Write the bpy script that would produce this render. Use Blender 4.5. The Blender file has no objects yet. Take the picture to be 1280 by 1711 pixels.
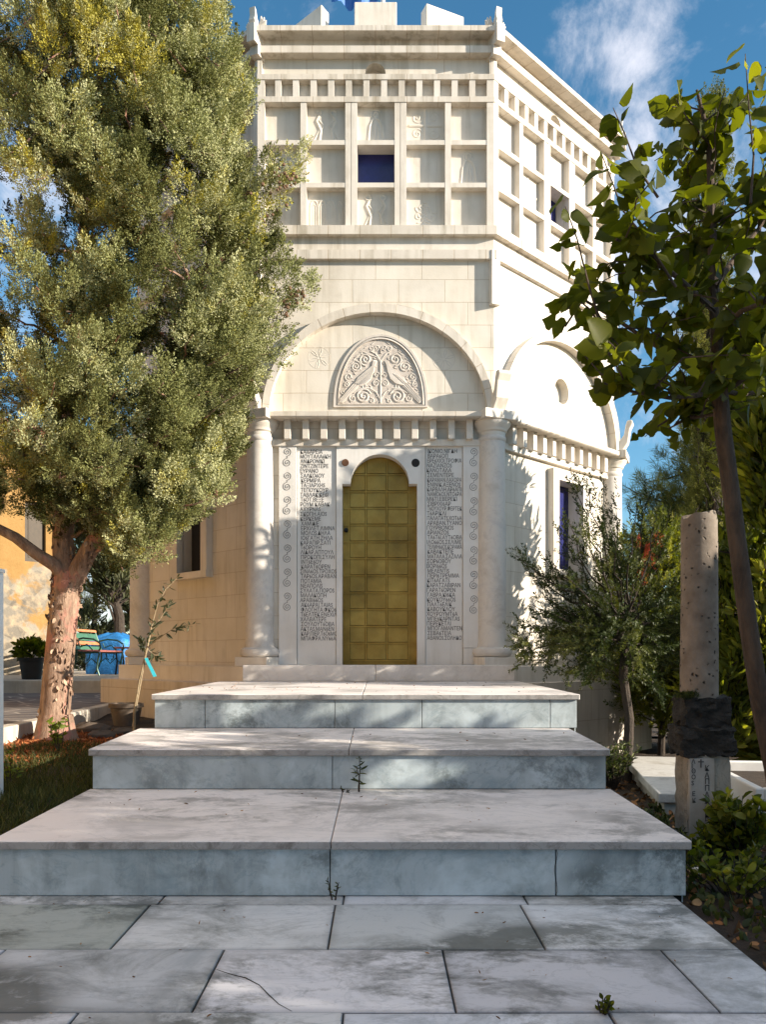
import bpy, bmesh, math, random
import numpy as np
from math import sin, cos, pi, radians as R, sqrt, atan2
from mathutils import Vector, Matrix

SC = bpy.context.scene
COL = SC.collection
random.seed(7)
RNG = np.random.default_rng(11)

# ------------------------------------------------------------------ camera
F, VX, HY, EYE = 1395.0, 632.0, 1095.0, 1.125      # focal (px of the 1280 wide photo), vanishing column, horizon row, eye height
cd = bpy.data.cameras.new('camera')
cam = bpy.data.objects.new('camera', cd)
COL.objects.link(cam)
cam.location = (0, 0, EYE)
cam.rotation_euler = (R(90), 0, 0)
cd.sensor_width = 36
cd.lens = 36 * F / 1711
cd.shift_x = 8 / 1711
cd.shift_y = 239.5 / 1711
cd.clip_start = 0.05
cd.clip_end = 3000
SC.camera = cam

# ------------------------------------------------------------------ sun, sky, exposure
SUN = Vector((3.1, -1.0, 1.08)).normalized()
sl = bpy.data.lights.new('sun', 'SUN')
sl.energy = 3.7
sl.angle = R(0.5)
sl.color = (1.0, 0.89, 0.74)
so = bpy.data.objects.new('sun', sl)
COL.objects.link(so)
so.rotation_euler = (-SUN).to_track_quat('-Z', 'Y').to_euler()
so.location = (20, -6, 12)

W = bpy.data.worlds.new('World')
SC.world = W
W.use_nodes = True
nt = W.node_tree
nt.nodes.clear()
def wn(t, **kw):
    n = nt.nodes.new(t)
    for k, v in kw.items():
        setattr(n, k, v)
    return n
def wl(a, b):
    nt.links.new(a, b)
sky = wn('ShaderNodeTexSky', sky_type='NISHITA', sun_disc=False)
sky.sun_elevation = math.asin(SUN.z)
sky.sun_rotation = atan2(SUN.x, SUN.y)
sky.air_density = 1.0
sky.dust_density = 0.3
sky.ozone_density = 3.0
hs = wn('ShaderNodeHueSaturation')
hs.inputs['Hue'].default_value = 0.487
hs.inputs['Saturation'].default_value = 1.18
hs.inputs['Value'].default_value = 1.0
wl(sky.outputs[0], hs.inputs['Color'])
tc = wn('ShaderNodeTexCoord')
nz = wn('ShaderNodeTexNoise')
nz.inputs['Scale'].default_value = 7.5
nz.inputs['Detail'].default_value = 9
nz.inputs['Roughness'].default_value = 0.66
nz.inputs['Distortion'].default_value = 0.35
wl(tc.outputs['Generated'], nz.inputs['Vector'])
def blob(px, py, r):
    d = Vector(((px - VX) / F, 1, (HY - py) / F)).normalized()
    s = wn('ShaderNodeVectorMath', operation='DISTANCE')
    wl(tc.outputs['Generated'], s.inputs[0])
    s.inputs[1].default_value = d
    m = wn('ShaderNodeMapRange')
    m.inputs['From Min'].default_value = 0
    m.inputs['From Max'].default_value = r
    m.inputs['To Min'].default_value = 1
    m.inputs['To Max'].default_value = 0
    wl(s.outputs['Value'], m.inputs['Value'])
    return m.outputs[0]
acc = None
for px, py, r in ((1030, 80, 0.085), (1060, 250, 0.11), (1130, 430, 0.22), (1330, 560, 0.22), (1480, 300, 0.2), (-200, 300, 0.25), (150, 1000, 0.12)):
    b = blob(px, py, r)
    if acc is None:
        acc = b
    else:
        m = wn('ShaderNodeMath', operation='MAXIMUM')
        wl(acc, m.inputs[0]); wl(b, m.inputs[1])
        acc = m.outputs[0]
ad = wn('ShaderNodeMath', operation='MULTIPLY_ADD')
wl(acc, ad.inputs[0]); ad.inputs[1].default_value = 0.34; wl(nz.outputs[0], ad.inputs[2])
cr = wn('ShaderNodeMapRange', interpolation_type='SMOOTHSTEP')
cr.inputs['From Min'].default_value = 0.60
cr.inputs['From Max'].default_value = 0.92
cr.inputs['To Max'].default_value = 0.8
wl(ad.outputs[0], cr.inputs['Value'])
mx = wn('ShaderNodeMix', data_type='RGBA')
wl(cr.outputs[0], mx.inputs['Factor'])
wl(hs.outputs[0], mx.inputs[6])
mx.inputs[7].default_value = (5.6, 5.6, 6.1, 1)
# unseen bright cloud added overhead and behind the camera to fill the shade
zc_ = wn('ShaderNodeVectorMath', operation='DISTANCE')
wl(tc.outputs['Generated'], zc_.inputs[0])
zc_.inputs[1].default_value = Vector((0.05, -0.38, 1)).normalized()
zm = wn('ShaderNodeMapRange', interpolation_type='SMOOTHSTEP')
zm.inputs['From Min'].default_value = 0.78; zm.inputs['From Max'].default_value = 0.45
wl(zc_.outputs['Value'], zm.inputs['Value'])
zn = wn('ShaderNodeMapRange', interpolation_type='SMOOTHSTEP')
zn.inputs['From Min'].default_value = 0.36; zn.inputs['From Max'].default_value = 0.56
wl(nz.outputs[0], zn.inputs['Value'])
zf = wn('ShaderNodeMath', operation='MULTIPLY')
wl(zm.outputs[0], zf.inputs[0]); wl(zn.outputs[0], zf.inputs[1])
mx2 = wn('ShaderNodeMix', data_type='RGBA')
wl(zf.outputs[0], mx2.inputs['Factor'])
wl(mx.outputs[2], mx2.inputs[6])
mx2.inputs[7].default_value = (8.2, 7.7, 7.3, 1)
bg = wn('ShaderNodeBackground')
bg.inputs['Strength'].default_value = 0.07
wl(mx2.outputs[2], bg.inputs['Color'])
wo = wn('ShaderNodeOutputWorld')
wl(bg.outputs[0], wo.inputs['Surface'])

vs = SC.view_settings
vs.view_transform = 'Standard'
vs.look = 'None'
vs.gamma = 1
vs.exposure = 1.52
SC.cycles.max_bounces = 8
SC.cycles.transparent_max_bounces = 8

# ------------------------------------------------------------------ materials
def new_mat(name):
    m = bpy.data.materials.new(name)
    m.use_nodes = True
    n = m.node_tree
    n.nodes.clear()
    out = n.nodes.new('ShaderNodeOutputMaterial')
    p = n.nodes.new('ShaderNodeBsdfPrincipled')
    n.links.new(p.outputs[0], out.inputs[0])
    return m, n, p, out

def ramp(n, src, stops):
    r = n.nodes.new('ShaderNodeValToRGB')
    e = r.color_ramp.elements
    while len(e) > 1:
        e.remove(e[0])
    e[0].position = stops[0][0]
    e[0].color = (*stops[0][1], 1)
    for p, c in stops[1:]:
        k = e.new(p)
        k.color = (*c, 1)
    n.links.new(src, r.inputs[0])
    return r.outputs[0]

def noise(n, vec, scale, detail=6, rough=0.55, dist=0.0):
    t = n.nodes.new('ShaderNodeTexNoise')
    t.inputs['Scale'].default_value = scale
    t.inputs['Detail'].default_value = detail
    t.inputs['Roughness'].default_value = rough
    t.inputs['Distortion'].default_value = dist
    if vec is not None:
        n.links.new(vec, t.inputs['Vector'])
    return t.outputs[0]

def mapping(n, vec, scale=(1, 1, 1), loc=(0, 0, 0), rot=(0, 0, 0)):
    m = n.nodes.new('ShaderNodeMapping')
    m.inputs['Scale'].default_value = scale
    m.inputs['Location'].default_value = loc
    m.inputs['Rotation'].default_value = rot
    n.links.new(vec, m.inputs['Vector'])
    return m.outputs[0]

def mixc(n, fac, a, b, mode='MIX'):
    m = n.nodes.new('ShaderNodeMix')
    m.data_type = 'RGBA'
    m.blend_type = mode
    for i, s in ((0, fac), (6, a), (7, b)):
        if hasattr(s, 'is_linked') or hasattr(s, 'links'):
            n.links.new(s, m.inputs[i])
        elif isinstance(s, (int, float)):
            m.inputs[i].default_value = s
        else:
            m.inputs[i].default_value = (*s, 1)
    return m.outputs[2]

def mrange(n, src, a, b, c=0.0, d=1.0):
    m = n.nodes.new('ShaderNodeMapRange')
    m.inputs['From Min'].default_value = a
    m.inputs['From Max'].default_value = b
    m.inputs['To Min'].default_value = c
    m.inputs['To Max'].default_value = d
    n.links.new(src, m.inputs['Value'])
    return m.outputs[0]

def bump(n, p, src, strength=0.3, dist=0.01, prev=None):
    b = n.nodes.new('ShaderNodeBump')
    b.inputs['Strength'].default_value = strength
    b.inputs['Distance'].default_value = dist
    n.links.new(src, b.inputs['Height'])
    if prev is not None:
        n.links.new(prev, b.inputs['Normal'])
    n.links.new(b.outputs[0], p.inputs['Normal'])
    return b.outputs[0]

def coord(n, which='Object'):
    return n.nodes.new('ShaderNodeTexCoord').outputs[which]

def stone_mat(name, c_lo, c_hi, scale=3.0, rough=0.6, streak=0.35, stain=(0.33, 0.28, 0.2), bumpk=0.25, courses=None, grime_scale=1.1):
    m, n, p, out = new_mat(name)
    oc = coord(n)
    col = ramp(n, noise(n, oc, scale, 8, 0.6), [(0.3, c_lo), (0.7, c_hi)])
    # rain streaks: narrow in plan, long in height
    st = noise(n, mapping(n, oc, (7, 7, 0.55)), 1.6, 6, 0.62)
    gm = noise(n, oc, grime_scale, 7, 0.62, 0.4)
    f = n.nodes.new('ShaderNodeMath'); f.operation = 'MULTIPLY'
    n.links.new(mrange(n, st, 0.46, 0.64), f.inputs[0])
    n.links.new(mrange(n, gm, 0.40, 0.58), f.inputs[1])
    f2 = n.nodes.new('ShaderNodeMath'); f2.operation = 'MULTIPLY'
    n.links.new(f.outputs[0], f2.inputs[0]); f2.inputs[1].default_value = streak
    col = mixc(n, f2.outputs[0], col, stain)
    nb = None
    if courses:
        uv = coord(n, 'UV')
        br = n.nodes.new('ShaderNodeTexBrick')
        bw, bh, mor = courses
        br.inputs['Scale'].default_value = 1
        br.inputs['Brick Width'].default_value = bw
        br.inputs['Row Height'].default_value = bh
        br.inputs['Mortar Size'].default_value = mor
        br.inputs['Mortar Smooth'].default_value = 0.3
        br.inputs['Bias'].default_value = 0
        br.inputs['Color1'].default_value = (0.92, 0.917, 0.91, 1)
        br.inputs['Color2'].default_value = (1.0, 0.985, 0.96, 1)
        br.inputs['Mortar'].default_value = (0.74, 0.68, 0.61, 1)
        wob = n.nodes.new('ShaderNodeVectorMath'); wob.operation = 'MULTIPLY_ADD'
        nn = n.nodes.new('ShaderNodeTexNoise'); nn.inputs['Scale'].default_value = 2.5
        n.links.new(uv, nn.inputs['Vector'])
        n.links.new(nn.outputs['Color'], wob.inputs[0]); wob.inputs[1].default_value = (0.008, 0.008, 0); n.links.new(uv, wob.inputs[2])
        n.links.new(wob.outputs[0], br.inputs['Vector'])
        col = mixc(n, 1.0, col, br.outputs['Color'], 'MULTIPLY')
        inv = n.nodes.new('ShaderNodeMath'); inv.operation = 'SUBTRACT'; inv.inputs[0].default_value = 1
        n.links.new(br.outputs['Fac'], inv.inputs[1])
        nb = bump(n, p, inv.outputs[0], 0.35, 0.005)
    n.links.new(col, p.inputs['Base Color'])
    p.inputs['Roughness'].default_value = rough
    p.inputs['Specular IOR Level'].default_value = 0.3
    bump(n, p, noise(n, oc, 55, 5, 0.65), bumpk, 0.004, nb)
    return m

def marble_mat(name, base, vein, dark, scale=1.0, rough=0.32, tone=False, offs=(0, 0, 0), blotch=0.0, drip=False):
    m, n, p, out = new_mat(name)
    oc = mapping(n, coord(n), loc=offs)
    big = noise(n, oc, 1.1 * scale, 8, 0.66, 0.9)
    col = ramp(n, big, [(0.30, vein), (0.44, base), (0.60, base), (0.74, vein)])
    w = noise(n, mapping(n, oc, (1, 2.2, 1), rot=(0, 0, 0.7)), 1.9 * scale, 9, 0.64, 1.6)
    ab = n.nodes.new('ShaderNodeMath'); ab.operation = 'SUBTRACT'; n.links.new(w, ab.inputs[0]); ab.inputs[1].default_value = 0.5
    a2 = n.nodes.new('ShaderNodeMath'); a2.operation = 'ABSOLUTE'; n.links.new(ab.outputs[0], a2.inputs[0])
    col = mixc(n, mrange(n, a2.outputs[0], 0.0, 0.022, 0.6, 0.0), col, vein)
    # lichen and dirt patches
    d = noise(n, mapping(n, oc, loc=(7, 3, 1)), 2.6 * scale, 9, 0.72, 0.5)
    col = mixc(n, mrange(n, d, 0.50, 0.70, 0.0, 0.75), col, dark)
    sp = noise(n, oc, 60, 3, 0.8)
    col = mixc(n, mrange(n, sp, 0.60, 0.75, 0.0, 0.3), col, dark)
    if drip:
        dr_ = noise(n, mapping(n, oc, (9, 9, 0.8)), 1.0, 6, 0.65)
        dz_ = noise(n, mapping(n, oc, loc=(3, 3, 3)), 1.4, 4, 0.6)
        mm = n.nodes.new('ShaderNodeMath'); mm.operation = 'MULTIPLY'
        n.links.new(mrange(n, dr_, 0.46, 0.66), mm.inputs[0]); n.links.new(mrange(n, dz_, 0.42, 0.6, 0, .4), mm.inputs[1])
        col = mixc(n, mm.outputs[0], col, tuple(x * .7 for x in dark))
        col = mixc(n, mrange(n, noise(n, mapping(n, oc, loc=(1, 6, 2)), 2.2, 8, .65, .5), 0.52, 0.66, 0, .6), col, tuple(min(1, x * 1.5) for x in base))
    if blotch:
        q = noise(n, mapping(n, oc, (1, 1.5, 1), loc=(2, 9, 4)), blotch, 12, 0.76, 0.25)
        zone = noise(n, mapping(n, oc, loc=(5, 1, 8)), blotch * 0.55, 3, 0.5, 0.3)
        mu = n.nodes.new('ShaderNodeMath'); mu.operation = 'MULTIPLY'
        n.links.new(mrange(n, q, 0.46, 0.56), mu.inputs[0]); n.links.new(mrange(n, zone, 0.44, 0.56), mu.inputs[1])
        m2 = n.nodes.new('ShaderNodeMath'); m2.operation = 'MULTIPLY'
        n.links.new(mu.outputs[0], m2.inputs[0]); m2.inputs[1].default_value = 0.85
        col = mixc(n, m2.outputs[0], col, tuple(x * .75 for x in dark))
    if tone:
        at = n.nodes.new('ShaderNodeAttribute'); at.attribute_name = 'tone'
        col = mixc(n, 1.0, col, at.outputs['Color'], 'MULTIPLY')
    n.links.new(col, p.inputs['Base Color'])
    rr = mrange(n, d, 0.3, 0.8, rough, rough + 0.35)
    n.links.new(rr, p.inputs['Roughness'])
    p.inputs['Specular IOR Level'].default_value = 0.35
    bump(n, p, noise(n, oc, 40, 6, 0.7), 0.16, 0.004)
    return m

def plain_mat(name, c, rough=0.6, metal=0.0, var=0.25, scale=8, bumpk=0.15, dist=0.004):
    m, n, p, out = new_mat(name)
    oc = coord(n)
    lo = tuple(max(0, x * (1 - var)) for x in c)
    hi = tuple(min(1, x * (1 + var)) for x in c)
    n.links.new(ramp(n, noise(n, oc, scale, 6, 0.6), [(0.3, lo), (0.7, hi)]), p.inputs['Base Color'])
    p.inputs['Roughness'].default_value = rough
    p.inputs['Metallic'].default_value = metal
    bump(n, p, noise(n, oc, scale * 5, 5, 0.6), bumpk, dist)
    return m

def leaf_mat(name, stops, trans=0.35, rough=0.55, tcol=None, spec=0.25):
    m, n, p, out = new_mat(name)
    at = n.nodes.new('ShaderNodeAttribute'); at.attribute_name = 'tone'
    c = ramp(n, at.outputs['Fac'], stops)
    n.links.new(c, p.inputs['Base Color'])
    p.inputs['Roughness'].default_value = rough
    p.inputs['Specular IOR Level'].default_value = spec
    t = n.nodes.new('ShaderNodeBsdfTranslucent')
    tc_ = mixc(n, 1.0, c, tcol or (1.3, 1.35, 0.45), 'MULTIPLY')
    n.links.new(tc_, t.inputs['Color'])
    mx_ = n.nodes.new('ShaderNodeMixShader')
    mx_.inputs[0].default_value = trans
    n.links.new(p.outputs[0], mx_.inputs[1]); n.links.new(t.outputs[0], mx_.inputs[2])
    n.links.new(mx_.outputs[0], out.inputs[0])
    return m

def bark_mat(name, lo, hi, patch=None, scale=9):
    m, n, p, out = new_mat(name)
    oc = coord(n)
    s = noise(n, mapping(n, oc, (1, 1, 0.3)), scale * 2, 8, 0.68, 0.4)
    c = ramp(n, s, [(0.32, lo), (0.62, hi)])
    if patch:
        k = noise(n, mapping(n, oc, (1, 1, 0.45)), scale * 0.55, 5, 0.6, 0.5)
        c = mixc(n, mrange(n, k, 0.52, 0.60), c, patch)
    n.links.new(c, p.inputs['Base Color'])
    p.inputs['Roughness'].default_value = 0.85
    cr_ = noise(n, mapping(n, oc, (1, 1, 0.16)), scale * 3, 7, 0.7, 0.8)
    b0 = bump(n, p, s, 0.9, 0.03)
    bump(n, p, cr_, 0.7, 0.03, b0)
    return m

M = {}
CREAM_LO, CREAM_HI = (0.63, 0.58, 0.50), (0.77, 0.72, 0.645)
M['wall'] = stone_mat('limestone_wall', CREAM_LO, CREAM_HI, 1.6, 0.62, 0.35, courses=(0.515, 0.253, 0.005))
M['wall_big'] = stone_mat('limestone_wall_lower', (0.63, 0.58, 0.50), (0.76, 0.71, 0.635), 1.6, 0.62, 0.4, courses=(0.42, 0.262, 0.004))
M['trim'] = stone_mat('limestone_trim', (0.61, 0.555, 0.48), (0.76, 0.71, 0.64), 2.2, 0.58, 0.5)
M['panel'] = stone_mat('limestone_panel', (0.60, 0.55, 0.475), (0.73, 0.68, 0.61), 2.5, 0.6, 0.4)
M['carve'] = stone_mat('carved_stone', (0.54, 0.49, 0.435), (0.66, 0.605, 0.55), 6, 0.65, 0.35)
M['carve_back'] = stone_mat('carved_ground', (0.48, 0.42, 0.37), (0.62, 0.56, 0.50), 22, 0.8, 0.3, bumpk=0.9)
M['inscr'] = stone_mat('inscription_marble', (0.66, 0.63, 0.59), (0.76, 0.74, 0.71), 2.0, 0.45, 0.2)
M['column'] = marble_mat('column_marble', (0.64, 0.60, 0.55), (0.53, 0.50, 0.48), (0.45, 0.40, 0.345), 1.3, 0.45)
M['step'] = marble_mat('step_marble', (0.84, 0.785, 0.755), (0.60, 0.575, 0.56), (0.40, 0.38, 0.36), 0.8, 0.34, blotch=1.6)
M['riser'] = marble_mat('shade_toned_riser_marble', (0.40, 0.46, 0.485), (0.27, 0.34, 0.375), (0.17, 0.205, 0.21), 1.3, 0.34, offs=(3, 1, 0), blotch=2.6, drip=True)  # same marble as the treads; the risers' shade is put into this teal colour
M['nosing'] = marble_mat('nosing_marble', (0.33, 0.32, 0.31), (0.19, 0.18, 0.175), (0.085, 0.075, 0.065), 3.0, 0.6)
M['pave'] = marble_mat('paving_marble', (0.70, 0.715, 0.74), (0.50, 0.53, 0.56), (0.15, 0.165, 0.155), 0.9, 0.3, tone=True, blotch=1.9)
M['joint'] = plain_mat('dark_joint', (0.03, 0.028, 0.022), 0.95)
M['ink'] = plain_mat('letter_paint', (0.075, 0.07, 0.07), 0.7, var=.6, scale=25)
M['groove'] = plain_mat('scroll_groove', (0.21, 0.20, 0.19), 0.8)
M['blue_glass'] = plain_mat('blue_shutter', (0.012, 0.016, 0.11), 0.25, var=0.2)
M['dark_in'] = plain_mat('dark_interior', (0.012, 0.011, 0.012), 0.8)
M['bronze'] = plain_mat('bronze_disc', (0.22, 0.10, 0.05), 0.4, 0.7)
M['iron'] = plain_mat('dark_iron', (0.015, 0.015, 0.016), 0.55, 0.4)
M['bench_iron'] = plain_mat('green_iron', (0.012, 0.05, 0.03), 0.4, 0.3)
M['wood_o'] = plain_mat('orange_wood', (0.55, 0.19, 0.07), 0.5, scale=14)
M['wood_g'] = plain_mat('green_wood', (0.05, 0.14, 0.08), 0.5, scale=14)
M['wood_r'] = plain_mat('red_wood', (0.28, 0.09, 0.07), 0.5, scale=14)
M['tarp'] = plain_mat('blue_tarp', (0.03, 0.20, 0.50), 0.35, var=0.35, scale=5, bumpk=0.6, dist=0.05)
M['white'] = plain_mat('white_paint', (0.78, 0.76, 0.72), 0.5, var=0.06)
M['pot'] = plain_mat('dark_pot', (0.022, 0.02, 0.02), 0.6)
M['terracotta'] = plain_mat('old_clay', (0.10, 0.075, 0.055), 0.85)
M['cyan'] = plain_mat('cyan_tape', (0.05, 0.55, 0.68), 0.35, var=0.1)
M['flag_blue'] = plain_mat('flag_blue', (0.02, 0.13, 0.42), 0.6, var=0.2)
M['brown'] = plain_mat('brown_shutter', (0.05, 0.033, 0.016), 0.6, scale=12)
M['tile'] = plain_mat('roof_tile', (0.33, 0.13, 0.07), 0.8, scale=10)
M['basalt'] = plain_mat('weathered_dark_stone', (0.028, 0.026, 0.023), 0.95, var=0.7, scale=9, bumpk=0.9, dist=0.03)
M['slab'] = marble_mat('grave_marble', (0.60, 0.58, 0.54), (0.42, 0.40, 0.38), (0.30, 0.26, 0.2), 1.4, 0.5)
M['kerb'] = stone_mat('kerb_stone', (0.46, 0.42, 0.36), (0.62, 0.58, 0.5), 5, 0.8, 0.5)

# gold door: brass with smudges
m, n, p, out = new_mat('gold_door_brass')
oc = coord(n)
g = noise(n, oc, 3.2, 7, 0.6)
n.links.new(ramp(n, g, [(0.3, (0.21, 0.128, 0.018)), (0.5, (0.32, 0.20, 0.034)), (0.7, (0.44, 0.29, 0.06))]), p.inputs['Base Color'])
n.links.new(mrange(n, noise(n, oc, 7, 6, 0.6), 0.3, 0.7, 0.34, 0.55), p.inputs['Roughness'])
p.inputs['Metallic'].default_value = 0.4
bump(n, p, noise(n, oc, 4.5, 3, 0.5), 0.25, 0.02)
M['gold'] = m

# pitted travertine for the antique shaft
m, n, p, out = new_mat('pitted_column_stone')
oc = coord(n)
vo = n.nodes.new('ShaderNodeTexVoronoi'); vo.inputs['Scale'].default_value = 24
dv = n.nodes.new('ShaderNodeVectorMath'); dv.operation = 'MULTIPLY_ADD'
nn = n.nodes.new('ShaderNodeTexNoise'); nn.inputs['Scale'].default_value = 14
n.links.new(oc, nn.inputs['Vector'])
n.links.new(nn.outputs['Color'], dv.inputs[0]); dv.inputs[1].default_value = (0.06, 0.06, 0.06); n.links.new(oc, dv.inputs[2])
n.links.new(dv.outputs[0], vo.inputs['Vector'])
base = ramp(n, noise(n, oc, 6, 8, 0.65), [(0.3, (0.13, 0.10, 0.075)), (0.7, (0.27, 0.225, 0.18))])
hole = mrange(n, vo.outputs['Distance'], 0.10, 0.24, 1.0, 0.0)
hm = n.nodes.new('ShaderNodeMath'); hm.operation = 'MULTIPLY'
n.links.new(hole, hm.inputs[0]); n.links.new(mrange(n, noise(n, oc, 5, 3), 0.40, 0.50), hm.inputs[1])
n.links.new(mixc(n, hm.outputs[0], base, (0.022, 0.018, 0.014)), p.inputs['Base Color'])
p.inputs['Roughness'].default_value = 0.92
iv = n.nodes.new('ShaderNodeMath'); iv.operation = 'SUBTRACT'; iv.inputs[0].default_value = 1; n.links.new(hm.outputs[0], iv.inputs[1])
b1 = bump(n, p, iv.outputs[0], 0.9, 0.02)
bump(n, p, noise(n, oc, 30, 6, 0.7), 0.5, 0.01, b1)
M['pitted'] = m

# old house: yellow plaster fallen off over grey rubble
m, n, p, out = new_mat('yellow_plaster')
oc = coord(n)
sx = n.nodes.new('ShaderNodeSeparateXYZ'); n.links.new(oc, sx.inputs[0])
big = noise(n, oc, 0.9, 7, 0.62, 0.4)
hh = n.nodes.new('ShaderNodeMath'); hh.operation = 'MULTIPLY_ADD'
n.links.new(sx.outputs[2], hh.inputs[0]); hh.inputs[1].default_value = -0.10; n.links.new(big, hh.inputs[2])
pl = ramp(n, noise(n, oc, 2.4, 8, 0.6), [(0.3, (0.27, 0.15, 0.042)), (0.7, (0.36, 0.215, 0.075))])
vr = n.nodes.new('ShaderNodeTexVoronoi'); vr.inputs['Scale'].default_value = 3.2
n.links.new(mapping(n, oc, (1, 1, 1.7)), vr.inputs['Vector'])
rb = ramp(n, vr.outputs['Color'], [(0.0, (0.12, 0.105, 0.085)), (1.0, (0.30, 0.265, 0.21))])
rb = mixc(n, mrange(n, noise(n, oc, 4, 7), 0.45, 0.62), rb, (0.38, 0.30, 0.20))
fac = mrange(n, hh.outputs[0], 0.24, 0.30)
n.links.new(mixc(n, fac, pl, rb), p.inputs['Base Color'])
p.inputs['Roughness'].default_value = 0.9
bump(n, p, noise(n, oc, 9, 7, 0.7), 0.6, 0.03)
M['plaster'] = m

# crazy paving
m, n, p, out = new_mat('slate_crazy_paving')
oc = coord(n)
v1 = n.nodes.new('ShaderNodeTexVoronoi'); v1.feature = 'DISTANCE_TO_EDGE'; v1.inputs['Scale'].default_value = 2.6
v2 = n.nodes.new('ShaderNodeTexVoronoi'); v2.inputs['Scale'].default_value = 2.6
n.links.new(oc, v1.inputs['Vector']); n.links.new(oc, v2.inputs['Vector'])
st = ramp(n, v2.outputs['Color'], [(0.0, (0.07, 0.06, 0.06)), (1.0, (0.17, 0.15, 0.14))])
n.links.new(mixc(n, mrange(n, v1.outputs['Distance'], 0.02, 0.05, 1, 0), st, (0.34, 0.31, 0.27)), p.inputs['Base Color'])
p.inputs['Roughness'].default_value = 0.75
bump(n, p, noise(n, oc, 20, 6), 0.3, 0.01)
M['slate'] = m

# soil
m, n, p, out = new_mat('garden_soil')
oc = coord(n)
n.links.new(ramp(n, noise(n, oc, 7, 9, 0.7), [(0.3, (0.028, 0.02, 0.013)), (0.6, (0.075, 0.05, 0.032)), (0.8, (0.12, 0.085, 0.055))]), p.inputs['Base Color'])
p.inputs['Roughness'].default_value = 1
bump(n, p, noise(n, oc, 28, 8, 0.75), 1.0, 0.05)
M['soil'] = m
M['ground'] = plain_mat('dry_ground', (0.19, 0.16, 0.12), 1.0, scale=1.5, bumpk=0.6, dist=0.05)
M['gravel'] = plain_mat('pale_terrace_earth', (0.42, 0.34, 0.25), 1.0, scale=6, bumpk=0.8, dist=0.03)

M['bark_cyp'] = bark_mat('cypress_bark', (0.15, 0.085, 0.055), (0.40, 0.27, 0.19), (0.44, 0.20, 0.15))
M['bark_dark'] = bark_mat('dark_bark', (0.018, 0.013, 0.01), (0.06, 0.043, 0.03))
M['bark_mul'] = bark_mat('mulberry_bark', (0.035, 0.022, 0.014), (0.10, 0.065, 0.042))
M['bark_pale'] = bark_mat('sapling_bark', (0.22, 0.16, 0.09), (0.40, 0.31, 0.19))
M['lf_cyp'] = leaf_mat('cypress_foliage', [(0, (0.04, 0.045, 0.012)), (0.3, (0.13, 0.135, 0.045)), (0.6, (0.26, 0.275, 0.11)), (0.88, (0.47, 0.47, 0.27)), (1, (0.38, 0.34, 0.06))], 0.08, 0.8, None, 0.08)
M['lf_mul'] = leaf_mat('mulberry_foliage', [(0, (0.032, 0.042, 0.007)), (0.6, (0.065, 0.078, 0.010)), (1, (0.14, 0.145, 0.02))], 0.5, 0.5, (2.4, 2.3, 0.35), 0.15)
M['lf_yew'] = leaf_mat('shrub_foliage', [(0, (0.018, 0.03, 0.008)), (0.6, (0.05, 0.066, 0.018)), (1, (0.13, 0.14, 0.045))], 0.25, 0.5)
M['lf_laurel'] = leaf_mat('laurel_foliage', [(0, (0.05, 0.07, 0.012)), (0.6, (0.13, 0.155, 0.025)), (1, (0.26, 0.26, 0.05))], 0.45, 0.38, (1.9, 1.8, 0.4))
M['lf_pine'] = leaf_mat('pine_foliage', [(0, (0.05, 0.06, 0.015)), (0.6, (0.13, 0.14, 0.035)), (1, (0.24, 0.23, 0.07))], 0.35, 0.6)
M['lf_olive'] = leaf_mat('olive_foliage', [(0, (0.035, 0.045, 0.022)), (0.6, (0.075, 0.085, 0.045)), (1, (0.15, 0.155, 0.09))], 0.25, 0.5)
M['lf_red'] = leaf_mat('red_flower_spikes', [(0, (0.25, 0.03, 0.02)), (1, (0.50, 0.10, 0.06))], 0.3, 0.6)
M['lf_grass'] = leaf_mat('grass_blades', [(0, (0.022, 0.032, 0.008)), (0.7, (0.055, 0.068, 0.016)), (1, (0.13, 0.12, 0.04))], 0.3, 0.6)
M['lf_weed'] = leaf_mat('weed_leaves', [(0, (0.06, 0.10, 0.012)), (1, (0.22, 0.26, 0.04))], 0.45, 0.5)
M['lf_dead'] = leaf_mat('fallen_leaves', [(0, (0.09, 0.05, 0.02)), (0.6, (0.28, 0.13, 0.05)), (1, (0.42, 0.26, 0.13))], 0.1, 0.8, (1, 0.9, 0.7))
M['needle'] = leaf_mat('fallen_needles', [(0, (0.14, 0.035, 0.012)), (0.6, (0.36, 0.11, 0.035)), (1, (0.48, 0.2, 0.08))], 0.05, 0.9, (1, 0.9, 0.7))
M['cone'] = plain_mat('cypress_cones', (0.16, 0.09, 0.05), 0.85)

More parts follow.
